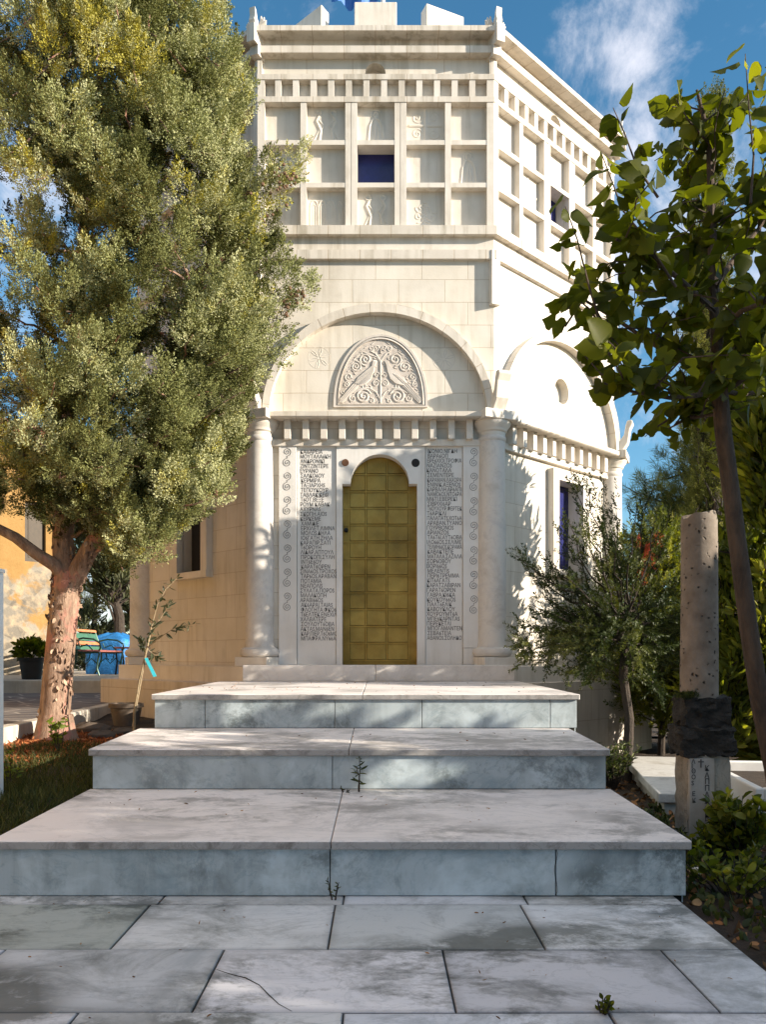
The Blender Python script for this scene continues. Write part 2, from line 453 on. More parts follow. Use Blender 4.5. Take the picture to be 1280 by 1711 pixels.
# ------------------------------------------------------------------ mesh helpers
class MB:
    """collects faces in any local frame, becomes ONE mesh object"""
    def __init__(s):
        s.v, s.f, s.uv, s.sm = [], [], [], []
    def face(s, pts, T=None, uv=None, smooth=False):
        i = len(s.v)
        for q in pts:
            s.v.append(tuple(T(*q)) if T else tuple(q))
        s.f.append(tuple(range(i, i + len(pts))))
        s.uv.append(uv or [(q[0], q[2]) for q in pts])
        s.sm.append(smooth)
    def box(s, a, b, T=None):
        x0, y0, z0 = a; x1, y1, z1 = b
        c = [(x0, y0, z0), (x1, y0, z0), (x1, y1, z0), (x0, y1, z0), (x0, y0, z1), (x1, y0, z1), (x1, y1, z1), (x0, y1, z1)]
        s.hull(c, [(0, 3, 2, 1), (4, 5, 6, 7), (0, 1, 5, 4), (1, 2, 6, 5), (2, 3, 7, 6), (3, 0, 4, 7)], T)
    def hull(s, verts, faces, T=None, smooth=False):
        i = len(s.v)
        for q in verts:
            s.v.append(tuple(T(*q)) if T else tuple(q))
        for f in faces:
            s.f.append(tuple(i + k for k in f))
            s.uv.append([(verts[k][0], verts[k][2]) for k in f])
            s.sm.append(smooth)
    def prism(s, outline, d0, d1, T, inset=0.0, smooth=False):
        """outline in (u,z), extruded along the second axis from d0 (back) to d1 (front)"""
        n = len(outline)
        cu = sum(q[0] for q in outline) / n; cz = sum(q[1] for q in outline) / n
        k = 1 - inset
        fr = [(cu + (u - cu) * k, d1, cz + (z - cz) * k) for u, z in outline]
        bk = [(u, d0, z) for u, z in outline]
        s.hull(bk + fr, [tuple(range(n - 1, -1, -1)), tuple(range(n, 2 * n))] + [(i, (i + 1) % n, n + (i + 1) % n, n + i) for i in range(n)], T, smooth)
    def tube(s, pts, rad, n=8, T=None, caps=True, flat=1.0):
        P = [Vector(q) for q in pts]
        if not hasattr(rad, '__len__'):
            rad = [rad] * len(P)
        up = None
        rings = []
        for i, q in enumerate(P):
            d = (P[min(i + 1, len(P) - 1)] - P[max(i - 1, 0)])
            if d.length < 1e-9:
                d = Vector((0, 0, 1))
            d.normalize()
            if up is None:
                up = d.orthogonal().normalized()
            up = (up - d * up.dot(d))
            if up.length < 1e-6:
                up = d.orthogonal()
            up.normalize()
            w = d.cross(up)
            rings.append([q + (up * cos(2 * pi * k / n) + w * sin(2 * pi * k / n) * flat) * rad[i] for k in range(n)])
        vs_ = [tuple(c) for r in rings for c in r]
        fs = []
        for i in range(len(P) - 1):
            for k in range(n):
                a, b = i * n + k, i * n + (k + 1) % n
                fs.append((a, b, b + n, a + n))
        if caps:
            fs.append(tuple(range(n - 1, -1, -1)))
            fs.append(tuple((len(P) - 1) * n + k for k in range(n)))
        s.hull(vs_, fs, T, True)
    def lathe(s, prof, c=(0, 0, 0), n=32, a0=0.0):
        vs_, fs = [], []
        for r, z in prof:
            for k in range(n):
                a = a0 + 2 * pi * k / n
                vs_.append((c[0] + r * cos(a), c[1] + r * sin(a), c[2] + z))
        for i in range(len(prof) - 1):
            for k in range(n):
                a, b = i * n + k, i * n + (k + 1) % n
                fs.append((a, b, b + n, a + n))
        fs.append(tuple(range(n - 1, -1, -1)))
        fs.append(tuple((len(prof) - 1) * n + k for k in range(n)))
        s.hull(vs_, fs, None, True)
    def build(s, name, mat, parent=None, bevel=0.0, sharp=35, loc=None):
        me = bpy.data.meshes.new(name)
        me.from_pydata(s.v, [], s.f)
        ul = me.uv_layers.new(name='UVMap')
        flat = [c for f in s.uv for q in f for c in q]
        ul.data.foreach_set('uv', flat)
        me.polygons.foreach_set('use_smooth', s.sm)
        if any(s.sm):
            me.set_sharp_from_angle(angle=R(sharp))
        me.materials.append(mat)
        me.validate()
        if len(me.polygons) < 30000:
            bm = bmesh.new(); bm.from_mesh(me)
            bmesh.ops.recalc_face_normals(bm, faces=bm.faces[:])
            bm.to_mesh(me); bm.free()
        o = bpy.data.objects.new(name, me)
        COL.objects.link(o)
        if parent:
            o.parent = parent
        if loc:
            o.location = loc
        if bevel:
            b = o.modifiers.new('bevel', 'BEVEL')
            b.width = bevel
            b.segments = 2
            b.limit_method = 'ANGLE'
            b.angle_limit = R(40)
        return o

def tag(o, label=None, cat=None, group=None, kind=None):
    if label: o['label'] = label
    if cat: o['category'] = cat
    if group: o['group'] = group
    if kind: o['kind'] = kind
    return o
def thing(name, label, cat, loc=(0, 0, 0), rz=0, group=None):
    o = bpy.data.objects.new(name, None)
    COL.objects.link(o)
    o.empty_display_size = 0.2
    o.location = loc
    o.rotation_euler = (0, 0, rz)
    return tag(o, label, cat, group)
def P(px, py, D):
    """world point seen at photo pixel px,py at depth D"""
    return Vector(((px - VX) * D / F, D, EYE + (HY - py) * D / F))

def np_mesh(name, V, T, tone, mat, parent=None, loc=None):
    me = bpy.data.meshes.new(name)
    nv, nt_ = len(V), len(T)
    me.vertices.add(nv); me.vertices.foreach_set('co', np.asarray(V, np.float32).ravel())
    me.loops.add(nt_ * 3); me.loops.foreach_set('vertex_index', np.asarray(T, np.int32).ravel())
    me.polygons.add(nt_)
    me.polygons.foreach_set('loop_start', np.arange(0, nt_ * 3, 3, dtype=np.int32))
    me.polygons.foreach_set('loop_total', np.full(nt_, 3, np.int32))
    me.update(calc_edges=True)
    a = me.attributes.new('tone', 'FLOAT', 'POINT')
    a.data.foreach_set('value', np.asarray(tone, np.float32))
    me.materials.append(mat)
    o = bpy.data.objects.new(name, me)
    COL.objects.link(o)
    if parent: o.parent = parent
    if loc: o.location = loc
    return o

def scatter(tpl, pos, dirs, size, rng, tone=None):
    """copies of template (verts,tris; grows along +z) into one vertex/triangle soup"""
    tv, tt = tpl
    pos = np.asarray(pos, float); d = np.asarray(dirs, float)
    d = d / (np.linalg.norm(d, axis=1, keepdims=True) + 1e-9)
    n_ = len(pos)
    ref = rng.normal(size=(n_, 3))
    x = np.cross(ref, d); x /= (np.linalg.norm(x, axis=1, keepdims=True) + 1e-9)
    y = np.cross(d, x)
    size = np.broadcast_to(np.asarray(size, float), (n_,))
    V = (tv[None, :, 0:1] * x[:, None] + tv[None, :, 1:2] * y[:, None] + tv[None, :, 2:3] * d[:, None]) * size[:, None, None] + pos[:, None]
    T = tt[None] + (np.arange(n_) * len(tv))[:, None, None]
    if tone is None:
        tone = rng.random(n_)
    to = np.repeat(np.asarray(tone), len(tv))
    return V.reshape(-1, 3), T.reshape(-1, 3), to
def merge(parts):
    V, T, C, o = [], [], [], 0
    for v, t, c in parts:
        V.append(v); T.append(t + o); C.append(c); o += len(v)
    return np.concatenate(V), np.concatenate(T), np.concatenate(C)

def tpl_tuft(n_, spread, lmin, lmax, wid, seed):
    r = np.random.default_rng(seed)
    V, T = [], []
    for i in range(n_):
        d = np.array([r.normal() * spread, r.normal() * spread, 0.55 + r.random() * 0.7])
        d /= np.linalg.norm(d)
        b = np.array([r.normal() * 0.10, r.normal() * 0.10, r.random() * 0.55])
        L = r.uniform(lmin, lmax)
        w = np.cross(d, r.normal(size=3)); w /= np.linalg.norm(w)
        k = len(V)
        V += [b, b + d * L * 0.5 + w * wid, b + d * L, b + d * L * 0.5 - w * wid]
        T += [(k, k + 1, k + 2), (k, k + 2, k + 3)]
    return np.array(V), np.array(T)
def tpl_cloud(n_, seed):
    """cypress spray: short scale-leaf shoots crowding an upswept plume"""
    r = np.random.default_rng(seed)
    V, T = [], []
    for i in range(n_):
        t = r.random()
        b = np.array([r.normal() * 0.15 * (1.15 - t), r.normal() * 0.15 * (1.15 - t), t * 0.95])
        d = np.array([b[0] * 2.2 + r.normal() * .25, b[1] * 2.2 + r.normal() * .25, 0.5]); d /= np.linalg.norm(d)
        L = r.uniform(.075, .155)
        rad_ = np.array([b[0], b[1], .02]); rad_ = rad_ / np.linalg.norm(rad_) + r.normal(size=3) * .28
        w = np.cross(d, rad_); w /= np.linalg.norm(w)
        k = len(V)
        V += [b, b + d * L * 0.55 + w * .034, b + d * L, b + d * L * 0.55 - w * .034]
        T += [(k, k + 1, k + 2), (k, k + 2, k + 3)]
    return np.array(V), np.array(T)
def tpl_frond(n_, ln, wid, droop=0.0):
    """a twig with narrow leaves on both sides, +z is the twig"""
    V = [(-0.008, 0, 0), (0.008, 0, 0), (0, 0, 1)]
    T = [(0, 1, 2)]
    r = np.random.default_rng(5)
    for i in range(n_):
        t = 0.08 + 0.92 * i / n_
        a = r.uniform(0, 2 * pi) if droop < 0 else (i % 2) * pi + r.normal() * 0.5
        L = ln * (1 - 0.45 * t) * r.uniform(0.8, 1.2)
        d = np.array([cos(a), sin(a), 0.75 - max(droop, 0)]); d /= np.linalg.norm(d)
        s_ = np.cross(d, (0, 0, 1)); s_ /= np.linalg.norm(s_)
        s_ = s_ + r.normal(size=3) * 0.5; s_ /= np.linalg.norm(s_)
        b = np.array([0, 0, t]); k = len(V)
        V += [b, b + d * L * 0.45 + s_ * wid, b + d * L, b + d * L * 0.45 - s_ * wid]
        T += [(k, k + 1, k + 2), (k, k + 2, k + 3)]
    return np.array(V), np.array(T)
def tpl_leaf(half, bend=0.12):
    """blade from half outline [(x,z)..] base to tip, folded along the midrib"""
    V, T = [], []
    n_ = len(half)
    for x, z in half:
        V += [(0, -bend * z * z, z), (x, 0.35 * x - bend * z * z, z), (-x, 0.35 * x - bend * z * z, z)]
    for i in range(n_ - 1):
        a, b = i * 3, i * 3 + 3
        T += [(a, a + 1, b + 1), (a, b + 1, b), (a, b, b + 2), (a, b + 2, a + 2)]
    return np.array(V, float), np.array(T)
HEART = tpl_leaf([(0.02, 0.0), (0.26, -0.05), (0.40, 0.10), (0.43, 0.28), (0.37, 0.45), (0.385, 0.47), (0.27, 0.66), (0.28, 0.69), (0.13, 0.86), (0.0, 1.06)])
HEART2 = tpl_leaf([(0.02, 0.0), (0.22, -0.06), (0.34, 0.08), (0.36, 0.26), (0.34, 0.29), (0.30, 0.50), (0.27, 0.52), (0.17, 0.76), (0.05, 0.92), (0.0, 1.1)], 0.38)
HEART3 = tpl_leaf([(0.02, 0.0), (0.28, -0.02), (0.44, 0.14), (0.47, 0.32), (0.40, 0.36), (0.36, 0.56), (0.30, 0.58), (0.16, 0.80), (0.05, 0.9), (0.0, 0.98)], -0.2)
LOBED = tpl_leaf([(0.02, 0.0), (0.24, -0.06), (0.36, 0.10), (0.34, 0.26), (0.17, 0.36), (0.15, 0.42), (0.38, 0.50), (0.36, 0.66), (0.16, 0.82), (0.0, 1.0)])
LANCE = tpl_leaf([(0.01, 0.0), (0.10, 0.22), (0.135, 0.48), (0.10, 0.75), (0.0, 1.0)], 0.2)
OVAL = tpl_leaf([(0.02, 0.0), (0.22, 0.2), (0.28, 0.45), (0.2, 0.75), (0.0, 1.0)], 0.2)
TUFT = [tpl_cloud(60, s) for s in (1, 2, 3)]
TUFT_BIG = [tpl_tuft(20, 0.6, 0.35, 0.75, 0.04, s) for s in (4, 5)]
PINE = [tpl_tuft(34, 0.7, 0.45, 0.9, 0.014, s) for s in (6, 7)]
FROND = tpl_frond(26, 0.24, 0.032)
FROND3 = tpl_frond(30, 0.22, 0.036, -1)

def multi(tpls, pos, dirs, size, rng, tone):
    pos = np.asarray(pos); dirs = np.asarray(dirs); size = np.broadcast_to(np.asarray(size, float), (len(pos),)); tone = np.asarray(tone)
    idx = rng.integers(0, len(tpls), len(pos))
    out = []
    for k, t in enumerate(tpls):
        m_ = idx == k
        if m_.any():
            out.append(scatter(t, pos[m_], dirs[m_], size[m_], rng, tone[m_]))
    return merge(out)

def curve(a, b, lift=0.0, n_=7, wob=0.0, rng=None):
    a, b = Vector(a), Vector(b)
    L = (b - a).length
    pts = []
    for i in range(n_ + 1):
        t = i / n_
        q = a.lerp(b, t) + Vector((0, 0, 1)) * (lift * L * 4 * t * (1 - t))
        if wob and 0 < i < n_:
            q = q + Vector(rng.normal(size=3) * wob * L)
        pts.append(q)
    return pts

# ================================================================== THE CHAPEL
A = 3.187
CX, CY = -0.027, 9.3 + A
T22 = math.tan(R(22.5))
chapel = thing('chapel', 'octagonal cream stone memorial chapel with gold door, columns and coffered upper storey', 'chapel', (CX, CY, 0))

def TF(k):
    th = R(-90 + 45 * k)
    n_ = (cos(th), sin(th)); t = (-sin(th), cos(th))
    return lambda u, v, z: (n_[0] * (A + v) + t[0] * u, n_[1] * (A + v) + t[1] * u, z)
def TV(k, rad):
    th = R(-67.5 + 45 * k)
    n_ = (cos(th), sin(th)); t = (-sin(th), cos(th))
    return lambda u, v, z: (n_[0] * (rad + v) + t[0] * u, n_[1] * (rad + v) + t[1] * u, z)
def hw(v):
    return (A + v) * T22
def Z(py, v=0.0):
    return EYE + (HY - py) * (9.3 - v) / F
def U(px, v=0.0):
    return (px - VX) * (9.3 - v) / F - CX

def ring(mb, prof, faces=range(8)):
    """closed moulding profile [(v,z)..] swept round the octagon with mitred corners"""
    n_ = len(prof)
    for k in faces:
        T = TF(k)
        for i in range(n_):
            (v0, z0), (v1, z1) = prof[i], prof[(i + 1) % n_]
            a, b = hw(v0), hw(v1)
            mb.face([(-a, v0, z0), (a, v0, z0), (b, v1, z1), (-b, v1, z1)], T, [(-a, z0), (a, z0), (b, z1), (-b, z1)])
def ringbox(mb, v0, v1, z0, z1):
    ring(mb, [(v0, z0), (v1, z0), (v1, z1), (v0, z1)])
def rect(mb, T, u0, u1, z0, z1, v):
    if u1 - u0 > 1e-5 and z1 - z0 > 1e-5:
        mb.face([(u0, v, z0), (u1, v, z0), (u1, v, z1), (u0, v, z1)], T)
def holed(mb, T, u0, u1, z0, z1, h, v):
    a, b, c, d = h
    rect(mb, T, u0, a, z0, z1, v); rect(mb, T, b, u1, z0, z1, v)
    rect(mb, T, a, b, z0, c, v); rect(mb, T, a, b, d, z1, v)
def extr(mb, T, outline, v0, v1, closed=True):
    n_ = len(outline)
    for i in range(n_ if closed else n_ - 1):
        (a, b), (c, d) = outline[i], outline[(i + 1) % n_]
        mb.face([(a, v0, b), (c, v0, d), (c, v1, d), (a, v1, b)], T)
def arc(uc, zc, ra, rb, n_, a0=0.0, a1=pi):
    return [(uc + ra * cos(a0 + (a1 - a0) * i / n_), zc + rb * sin(a0 + (a1 - a0) * i / n_)) for i in range(n_ + 1)]
def arched(mb, T, u0, u1, z0, z1, uc, r, zs, v, n_=20):
    """wall sheet with a round-headed opening (sides go straight down to z0)"""
    rect(mb, T, u0, uc - r, z0, z1, v); rect(mb, T, uc + r, u1, z0, z1, v)
    p = arc(uc, zs, r, r, n_)
    for (a, b), (c, d) in zip(p, p[1:]):
        mb.face([(c, v, d), (a, v, b), (a, v, z1), (c, v, z1)], T)

# --- pedestal, base course
mb = MB()
ring(mb, [(0.443, -0.4), (0.443, 0.82), (-0.3, 0.82), (-0.3, -0.4)])
M['pedestal'] = stone_mat('pedestal_stone', (0.56, 0.50, 0.44), (0.70, 0.64, 0.57), 1.6, 0.6, 0.5, courses=(0.8, 0.36, 0.005))
mb.build('pedestal', M['pedestal'], chapel)
mb = MB()
ring(mb, [(0.233, 0.82), (0.233, 1.0), (-0.3, 1.0), (-0.3, 0.82)])
mb.build('base_course', M['trim'], chapel, 0.012)
mb = MB()
for a, b in ((U(405, .26), -0.004), (0.0, U(860, .26))):
    mb.box((a, 0.0, 0.845), (b, 0.262, 1.019), TF(0))
M['plinth'] = marble_mat('threshold_marble', (0.72, 0.68, 0.64), (0.60, 0.565, 0.54), (0.5, 0.45, 0.39), 1.0, 0.4)
mb.build('threshold_slab', M['plinth'], chapel, 0.006)

# --- lower walls
VL = -0.06
ZT = Z(697, 0.0)
wins = {1: (-0.05, 0.5, 2.18, 3.27), -1: (-0.315, 0.22, 2.15, 3.25)}
mb = MB()
DU0, DU1, DZ = U(572, -.06), U(697, -.06), Z(746, VL)
for k in range(8):
    T = TF(k)
    h = hw(VL)
    if k == 0:
        holed(mb, T, -h, h, 1.0, ZT, (DU0, DU1, 1.0, DZ), VL)
    else:
        kk = k if k < 5 else k - 8
        w = wins.get(kk, (-0.27, 0.27, 2.18, 3.27))
        wins[kk] = w
        holed(mb, T, -h, h, 1.0, ZT, w, VL)
mb.build('lower_wall', M['wall_big'], chapel)
for kk, (a, b, c, d) in wins.items():
    T = TF(kk)
    mb = MB()
    fw = 0.125
    vf = 0.03
    mb.box((a - fw, VL - 0.01, c - 0.004), (a, vf, d + fw), T)
    mb.box((b, VL - 0.01, c - 0.004), (b + fw, vf, d + fw), T)
    mb.box((a, VL - 0.01, d), (b, vf - 0.003, d + fw - 0.002), T)
    mb.box((a - fw - 0.01, VL - 0.01, c - 0.085), (b + fw + 0.01, vf + 0.012, c - 0.004), T)
    extr(mb, T, [(a, c), (b, c), (b, d), (a, d)], VL - 0.30, VL + 0.004)
    wo_ = mb.build('window', M['trim'], chapel)
    mb = MB()
    rect(mb, T, a, b, c, d, VL - 0.13)
    mb.build('pane', M['blue_glass'] if kk >= 1 else M['dark_in'], wo_)

# --- doorway cladding of the front
T0 = TF(0)
ZTOP, ZBOT = Z(744.5, -.02), 1.019
jl, jr = U(562, -.03), U(710.5, -.03)
mb = MB()
uc = (DU0 + DU1) / 2
ra = U(690.5, -.03) - uc - 0.045
zs = Z(808.5, -.03)
def slab_arched(mb):
    vb, vf = VL - 0.01, -0.028
    # jambs, spandrel with the arch
    mb.box((jl, vb, ZBOT), (DU0, vf, zs), T0)
    mb.box((DU1, vb, ZBOT), (jr, vf, zs), T0)
    p = arc(uc, zs, ra, ra, 28)
    for v, in ((vf,), (vb,)):
        rect(mb, T0, jl, uc - ra, zs, ZTOP, v); rect(mb, T0, uc + ra, jr, zs, ZTOP, v)
        for (a, b), (c, d) in zip(p, p[1:]):
            mb.face([(c, v, d), (a, v, b), (a, v, ZTOP), (c, v, ZTOP)], T0)
    extr(mb, T0, p, vb - 0.10, vf, False)
    for a, b in ((DU0, uc - ra), (uc + ra, DU1)):
        mb.face([(a, vb - .1, zs), (b, vb - .1, zs), (b, vf, zs), (a, vf, zs)], T0)
    for x in (DU0, DU1):
        mb.face([(x, vb, ZBOT), (x, -0.34, ZBOT), (x, -0.34, zs), (x, vb, zs)], T0)
slab_arched(mb)
mb.build('door_surround', M['inscr'], chapel)
mb = MB()
c_ = U(577, -.03)
mb.prism(arc(c_, Z(773, -.03), 0.041, 0.041, 24, 0, 2 * pi)[:-1], -0.03, -0.014, T0, 0.12)
mb.build('bronze_disc', M['bronze'], chapel)
mb = MB()
c_ = U(694.5, -.03)
mb.prism(arc(c_, Z(773.5, -.03), 0.046, 0.046, 24, 0, 2 * pi)[:-1], -0.03, -0.024, T0)
mb.build('vent_hole', M['dark_in'], chapel)

# --- gold door: sheet with ridge lattice
vd = -0.19
mb = MB()
mb.box((DU0, vd - 0.04, ZBOT), (DU1, vd, DZ), T0)
cols = [U(x, -.2) for x in (573, 583, 611.5, 646.3, 683, 697)]
rows = [Z(y, -.2) for y in (1104, 1075, 1047, 1019, 991, 962.5, 934, 906, 878, 850, 822.5, 794, 766)]
for x in cols[1:-1]:
    mb.prism([(x - 0.008, ZBOT), (x + 0.008, ZBOT), (x + 0.008, DZ), (x - 0.008, DZ)], vd - 0.002, vd + 0.012, T0)
for z in rows:
    mb.prism([(DU0, z - 0.008), (DU1, z - 0.008), (DU1, z + 0.008), (DU0, z + 0.008)], vd - 0.002, vd + 0.015, T0, 0.0)
rr = random.Random(3)
for i in range(len(cols) - 1):
    for j in range(len(rows) - 1):
        a, b = sorted((cols[i], cols[i + 1])); c, d = sorted((rows[j], rows[j + 1]))
        if b - a < 0.1: continue
        a += 0.010; b -= 0.010; c += 0.012; d -= 0.006
        t = [rr.uniform(0.014, 0.020), rr.uniform(0.014, 0.020), rr.uniform(0.003, 0.007), rr.uniform(0.003, 0.007)]
        m_ = 0.004
        mb.hull([(a, vd, c), (b, vd, c), (b, vd, d), (a, vd, d), (a + m_, vd + t[0], c + m_), (b - m_, vd + t[1], c + m_), (b - m_, vd + t[2], d - m_), (a + m_, vd + t[3], d - m_)],
                [(4, 5, 6, 7), (0, 1, 5, 4), (1, 2, 6, 5), (2, 3, 7, 6), (3, 0, 4, 7)], T0)
door = mb.build('door', M['gold'], chapel)
mb = MB()
kx, kz = U(578.5, -.19), Z(886, -.19)
q = T0(kx, vd, kz)
for r, d0, d1 in ((0.026, 0.006, 0.018), (0.010, 0.018, 0.04), (0.019, 0.04, 0.06)):
    mb.prism(arc(kx, kz, r, r, 16, 0, 2 * pi)[:-1], vd + d0, vd + d1, T0, 0.15)
mb.build('door_knob', M['iron'], door)

# --- inscription panels and scroll strips
LEFT = """ΚΑΙΣΑΡΕΙΑ|ΜΟΥΤΑΛΑΣΚΗ|ΑΝΔΡΟΝΙΚΙ|ΖΙΝΤΖΙΝΤΕΡΕ|ΕΥΡΑΝΟ|ΣΑΛΚΟΣΟΥ|ΚΕΡΜΙΡΑ|ΤΑΞΙΑΡΧΗΣ|ΤΕΠΟΥΚΟΥΡ|ΤΑΒΛΑΚ.ΚΕΣΙ|ΤΣΟΤ.ΒΕΞΕ|ΡΟΥΜ ΚΑΒΑΚ|ΑΧΥΡΝΑΣ|ΣΚΟΠΗ.ΑΙΟΣ|ΚΕΡΚΕΜΕ|ΧΑΜΙΔΙΕ|ΕΡΧΙΛΕΤ.ΛΙΜΝΑ|ΜΟΛΟΣ.ΔΗΛΑ|ΙΟΣΓΑΤΗ.ΖΗΛΑ|ΚΑΡΑΠΙΡ.ΣΑΤΙ|ΤΣΟΡΟΥΗ|ΛΙΔΑΡ.ΑΠΤΟΥΛ|ΠΡΟΚΟΠΙ.ΣΥΛΗ|ΙΝΤΣΕΣΟΥ|ΚΑΡΑΤΣΟΡΕΝ|ΣΙΝΑΣΟΣ.ΤΡΟΧΟΣ|ΤΑΡΣΟΣ.ΑΡΑΒΑΝ|ΠΟΤΑΜΙΑ|ΝΕΑΠΟΛΙΣ|ΣΥΛΑΤΑ.ΠΟΡΟΣ|ΜΑΛΑΚΟΠΗ|ΑΡΑΒΙΣΣΟΣ|ΑΚΣΑΡΑΙ.ΤΑΙΑΣ|ΦΛΟΓΗΤΑ.ΦΚΟΣΙ|ΤΣΕΛΤΕΚ.ΕΝΕΧΙΛ|ΧΑΛΒΑΤΕΡΕ|ΣΟΥΛΟΥΤΣΟΒΑ|ΑΚΤΑΣ.ΜΑΝΣΕΝ|ΚΑΡ.ΠΙΕΡ.ΤΣΟΣΜΟ|ΜΠΑΦΡΑ.ΝΥΣΣΑ""".split('|')
RIGHT = """ΙΚΟΝΙΟ.ΝΙΓΔΗ|ΒΑΡΑΣΟΠ|ΕΡΕΣΧΙΟΙ.ΤΡΟΦΙΑ|ΝΑΖΙΑΝΖΟΣ|ΚΑΝΟΤΑΛΑ|ΣΕΜΕΝΤΕΡΕ|ΚΑΡΑΜΑΝ.ΛΑΧΟΡΑ|ΕΝΙΝΙΚ.ΑΞΕΝΟΣ|ΚΑΡΒΑΛΗ.ΑΡΣΑΠΙ|ΝΑΜΟΣΟΣ.ΝΤΟΣΡΑ|ΜΙΣΤΙ.ΕΒΕΡΕΚΙ|ΣΙΒΡΙΧΙΣΑΡ|ΤΣΟΥΧΟΥΡ.ΦΕΡΤΕΚ|ΤΣΑΡΙΚΛΙ|ΠΑΛΑΠΑΤΣ.ΧΟΤΣΑ|ΑΡΑΒΑΝ.ΤΥΑΝΟ|ΓΟΥΡΒΟΝΟΣ|ΑΡΙΑΝΖΟΣ|ΤΑΣΤΣΙ.ΑΥΤΣΟΒΑ|ΙΛΟΣΣΟΣ.ΣΕΛΙΜΕ|ΤΕΛΜΗΣΣΟΣ.ΚΟΡΑΜΑ|ΚΑΒΑΚΤΕΠΕ|ΜΑΤΑΛΑ.ΣΑΖΑΛΑ|ΣΟΡΣΟΒΟΥ|ΒΟΡΙΣΣΟΣ|ΜΕΛΕΝΤΙΣ|ΠΕΡΙΣΤΡΕΜΜΑ|ΚΙΤΣΑΓΑΤΣ|ΚΑΡΑΤΖΑΒΙΡΑΝ|ΓΑΡΑΤΣΟΡΕΝ|ΓΑΒΡΑ.ΚΙΣΚΑ|ΚΟΥΚΟΥΣΣΟΣ|ΠΑΛΤΣΕΛΙΚ|ΚΑΒΟΥΚΛΟΥ|ΧΟΥΡΟΥΜΤΣΑ|ΜΠΕΣΚΑΡΝΤΑΣ|ΠΕΡΕΚΕΤΛΙ|ΜΠΟΓΑΜΑΝΤΕΝ|ΣΕΒΑΣΤΕΙΑ|ΑΘΑΝΟΣ.ΣΟΛΗΔΟ""".split('|')
def old_sigma(s):
    out = ''
    for i, c in enumerate(s):
        if c == 'Σ':
            st = i == 0 or s[i - 1] in ' .'
            en = i == len(s) - 1 or s[i + 1] in ' .'
            c = c if st else ('S' if en else '6')
        out += c
    return out
_tc = bpy.data.curves.new('lettering', 'FONT')
_tc.resolution_u = 2
_to = bpy.data.objects.new('lettering', _tc)
COL.objects.link(_to)
def glyphs(mb, text, T, u0, z0, size, xs, v, maxw=None, bold=0.0):
    _tc.body = text; _tc.size = 1.0; _tc.offset = bold
    bpy.context.view_layer.update()
    me = bpy.data.meshes.new_from_object(_to.evaluated_get(bpy.context.evaluated_depsgraph_get()))
    if len(me.vertices):
        w = max(c.co.x for c in me.vertices) * size * xs
        if maxw and w > maxw:
            xs *= maxw / w
        mb.hull([(u0 + c.co.x * size * xs, v, z0 + c.co.y * size) for c in me.vertices], [tuple(p_.vertices) for p_ in me.polygons], T)
    bpy.data.meshes.remove(me)

def spiral(c, r, turns, a0, dirn, n_=44):
    return [(c[0] + r * (1 - 0.9 * t) * cos(a0 + dirn * 2 * pi * turns * t), c[1] + r * (1 - 0.9 * t) * sin(a0 + dirn * 2 * pi * turns * t)) for t in [i / n_ for i in range(n_ + 1)]]

for side, (pl0, pl1), (sc0, sc1), lines in ((-1, (497, 561), (465.5, 495.5), LEFT), (1, (711.5, 772.5), (774, 805), RIGHT)):
    a, b = U(pl0, -.045), U(pl1, -.045)
    mb = MB()
    mb.box((a, VL - 0.01, ZBOT), (b, -0.046, ZTOP - 0.003), T0)
    pn = mb.build('inscription_panel', M['inscr'], chapel)
    mb = MB()
    rj = random.Random(side + 5)
    for i, ln in enumerate(lines):
        py = (753.5 if side < 0 else 752.5) + 8.0 * i + 4.0
        x = a + (0.03 if side < 0 else 0.012) + rj.uniform(-0.004, 0.008)
        glyphs(mb, old_sigma(ln), T0, x, Z(py, -.045) - 0.004, 0.063, 0.80, -0.0445, (b - a) - 0.02, 0.007)
    mb.build('lettering', M['ink'], pn)
    c, d = U(sc0, -.02), U(sc1, -.02)
    mb = MB()
    mb.box((c, VL - 0.01, ZBOT + (0 if side < 0 else .19)), (d, -0.018, ZTOP - 0.003), T0)
    if side > 0:
        mb.box((c + .005, VL - 0.01, ZBOT), (d - 0.05, -0.022, ZBOT + .188), T0)
    st_ = mb.build('scroll_strip', M['inscr'], chapel, 0.004)
    mb = MB()
    cu = (c + d) / 2 + (-0.005 if side < 0 else 0.015)
    for i in range(7):
        yt = 752 + 40.2 * i if side < 0 else 752 + 41.0 * i
        up, dn = (cu, Z(yt + 3, -.02)), (cu, Z(yt + 21, -.02))
        s1 = spiral(up, 0.047, 1.9, -pi / 2, 1)
        s2 = spiral(dn, 0.049, 1.9, pi / 2, 1)
        s1 = [(x, z) for x, z in s1]; s2 = [(x, z) for x, z in s2]
        path = s1[::-1] + s2
        mb.tube([(x, -0.0175, z) for x, z in path], 0.0036, 5, T0)
    mb.build('spiral_scroll', M['groove'], st_)

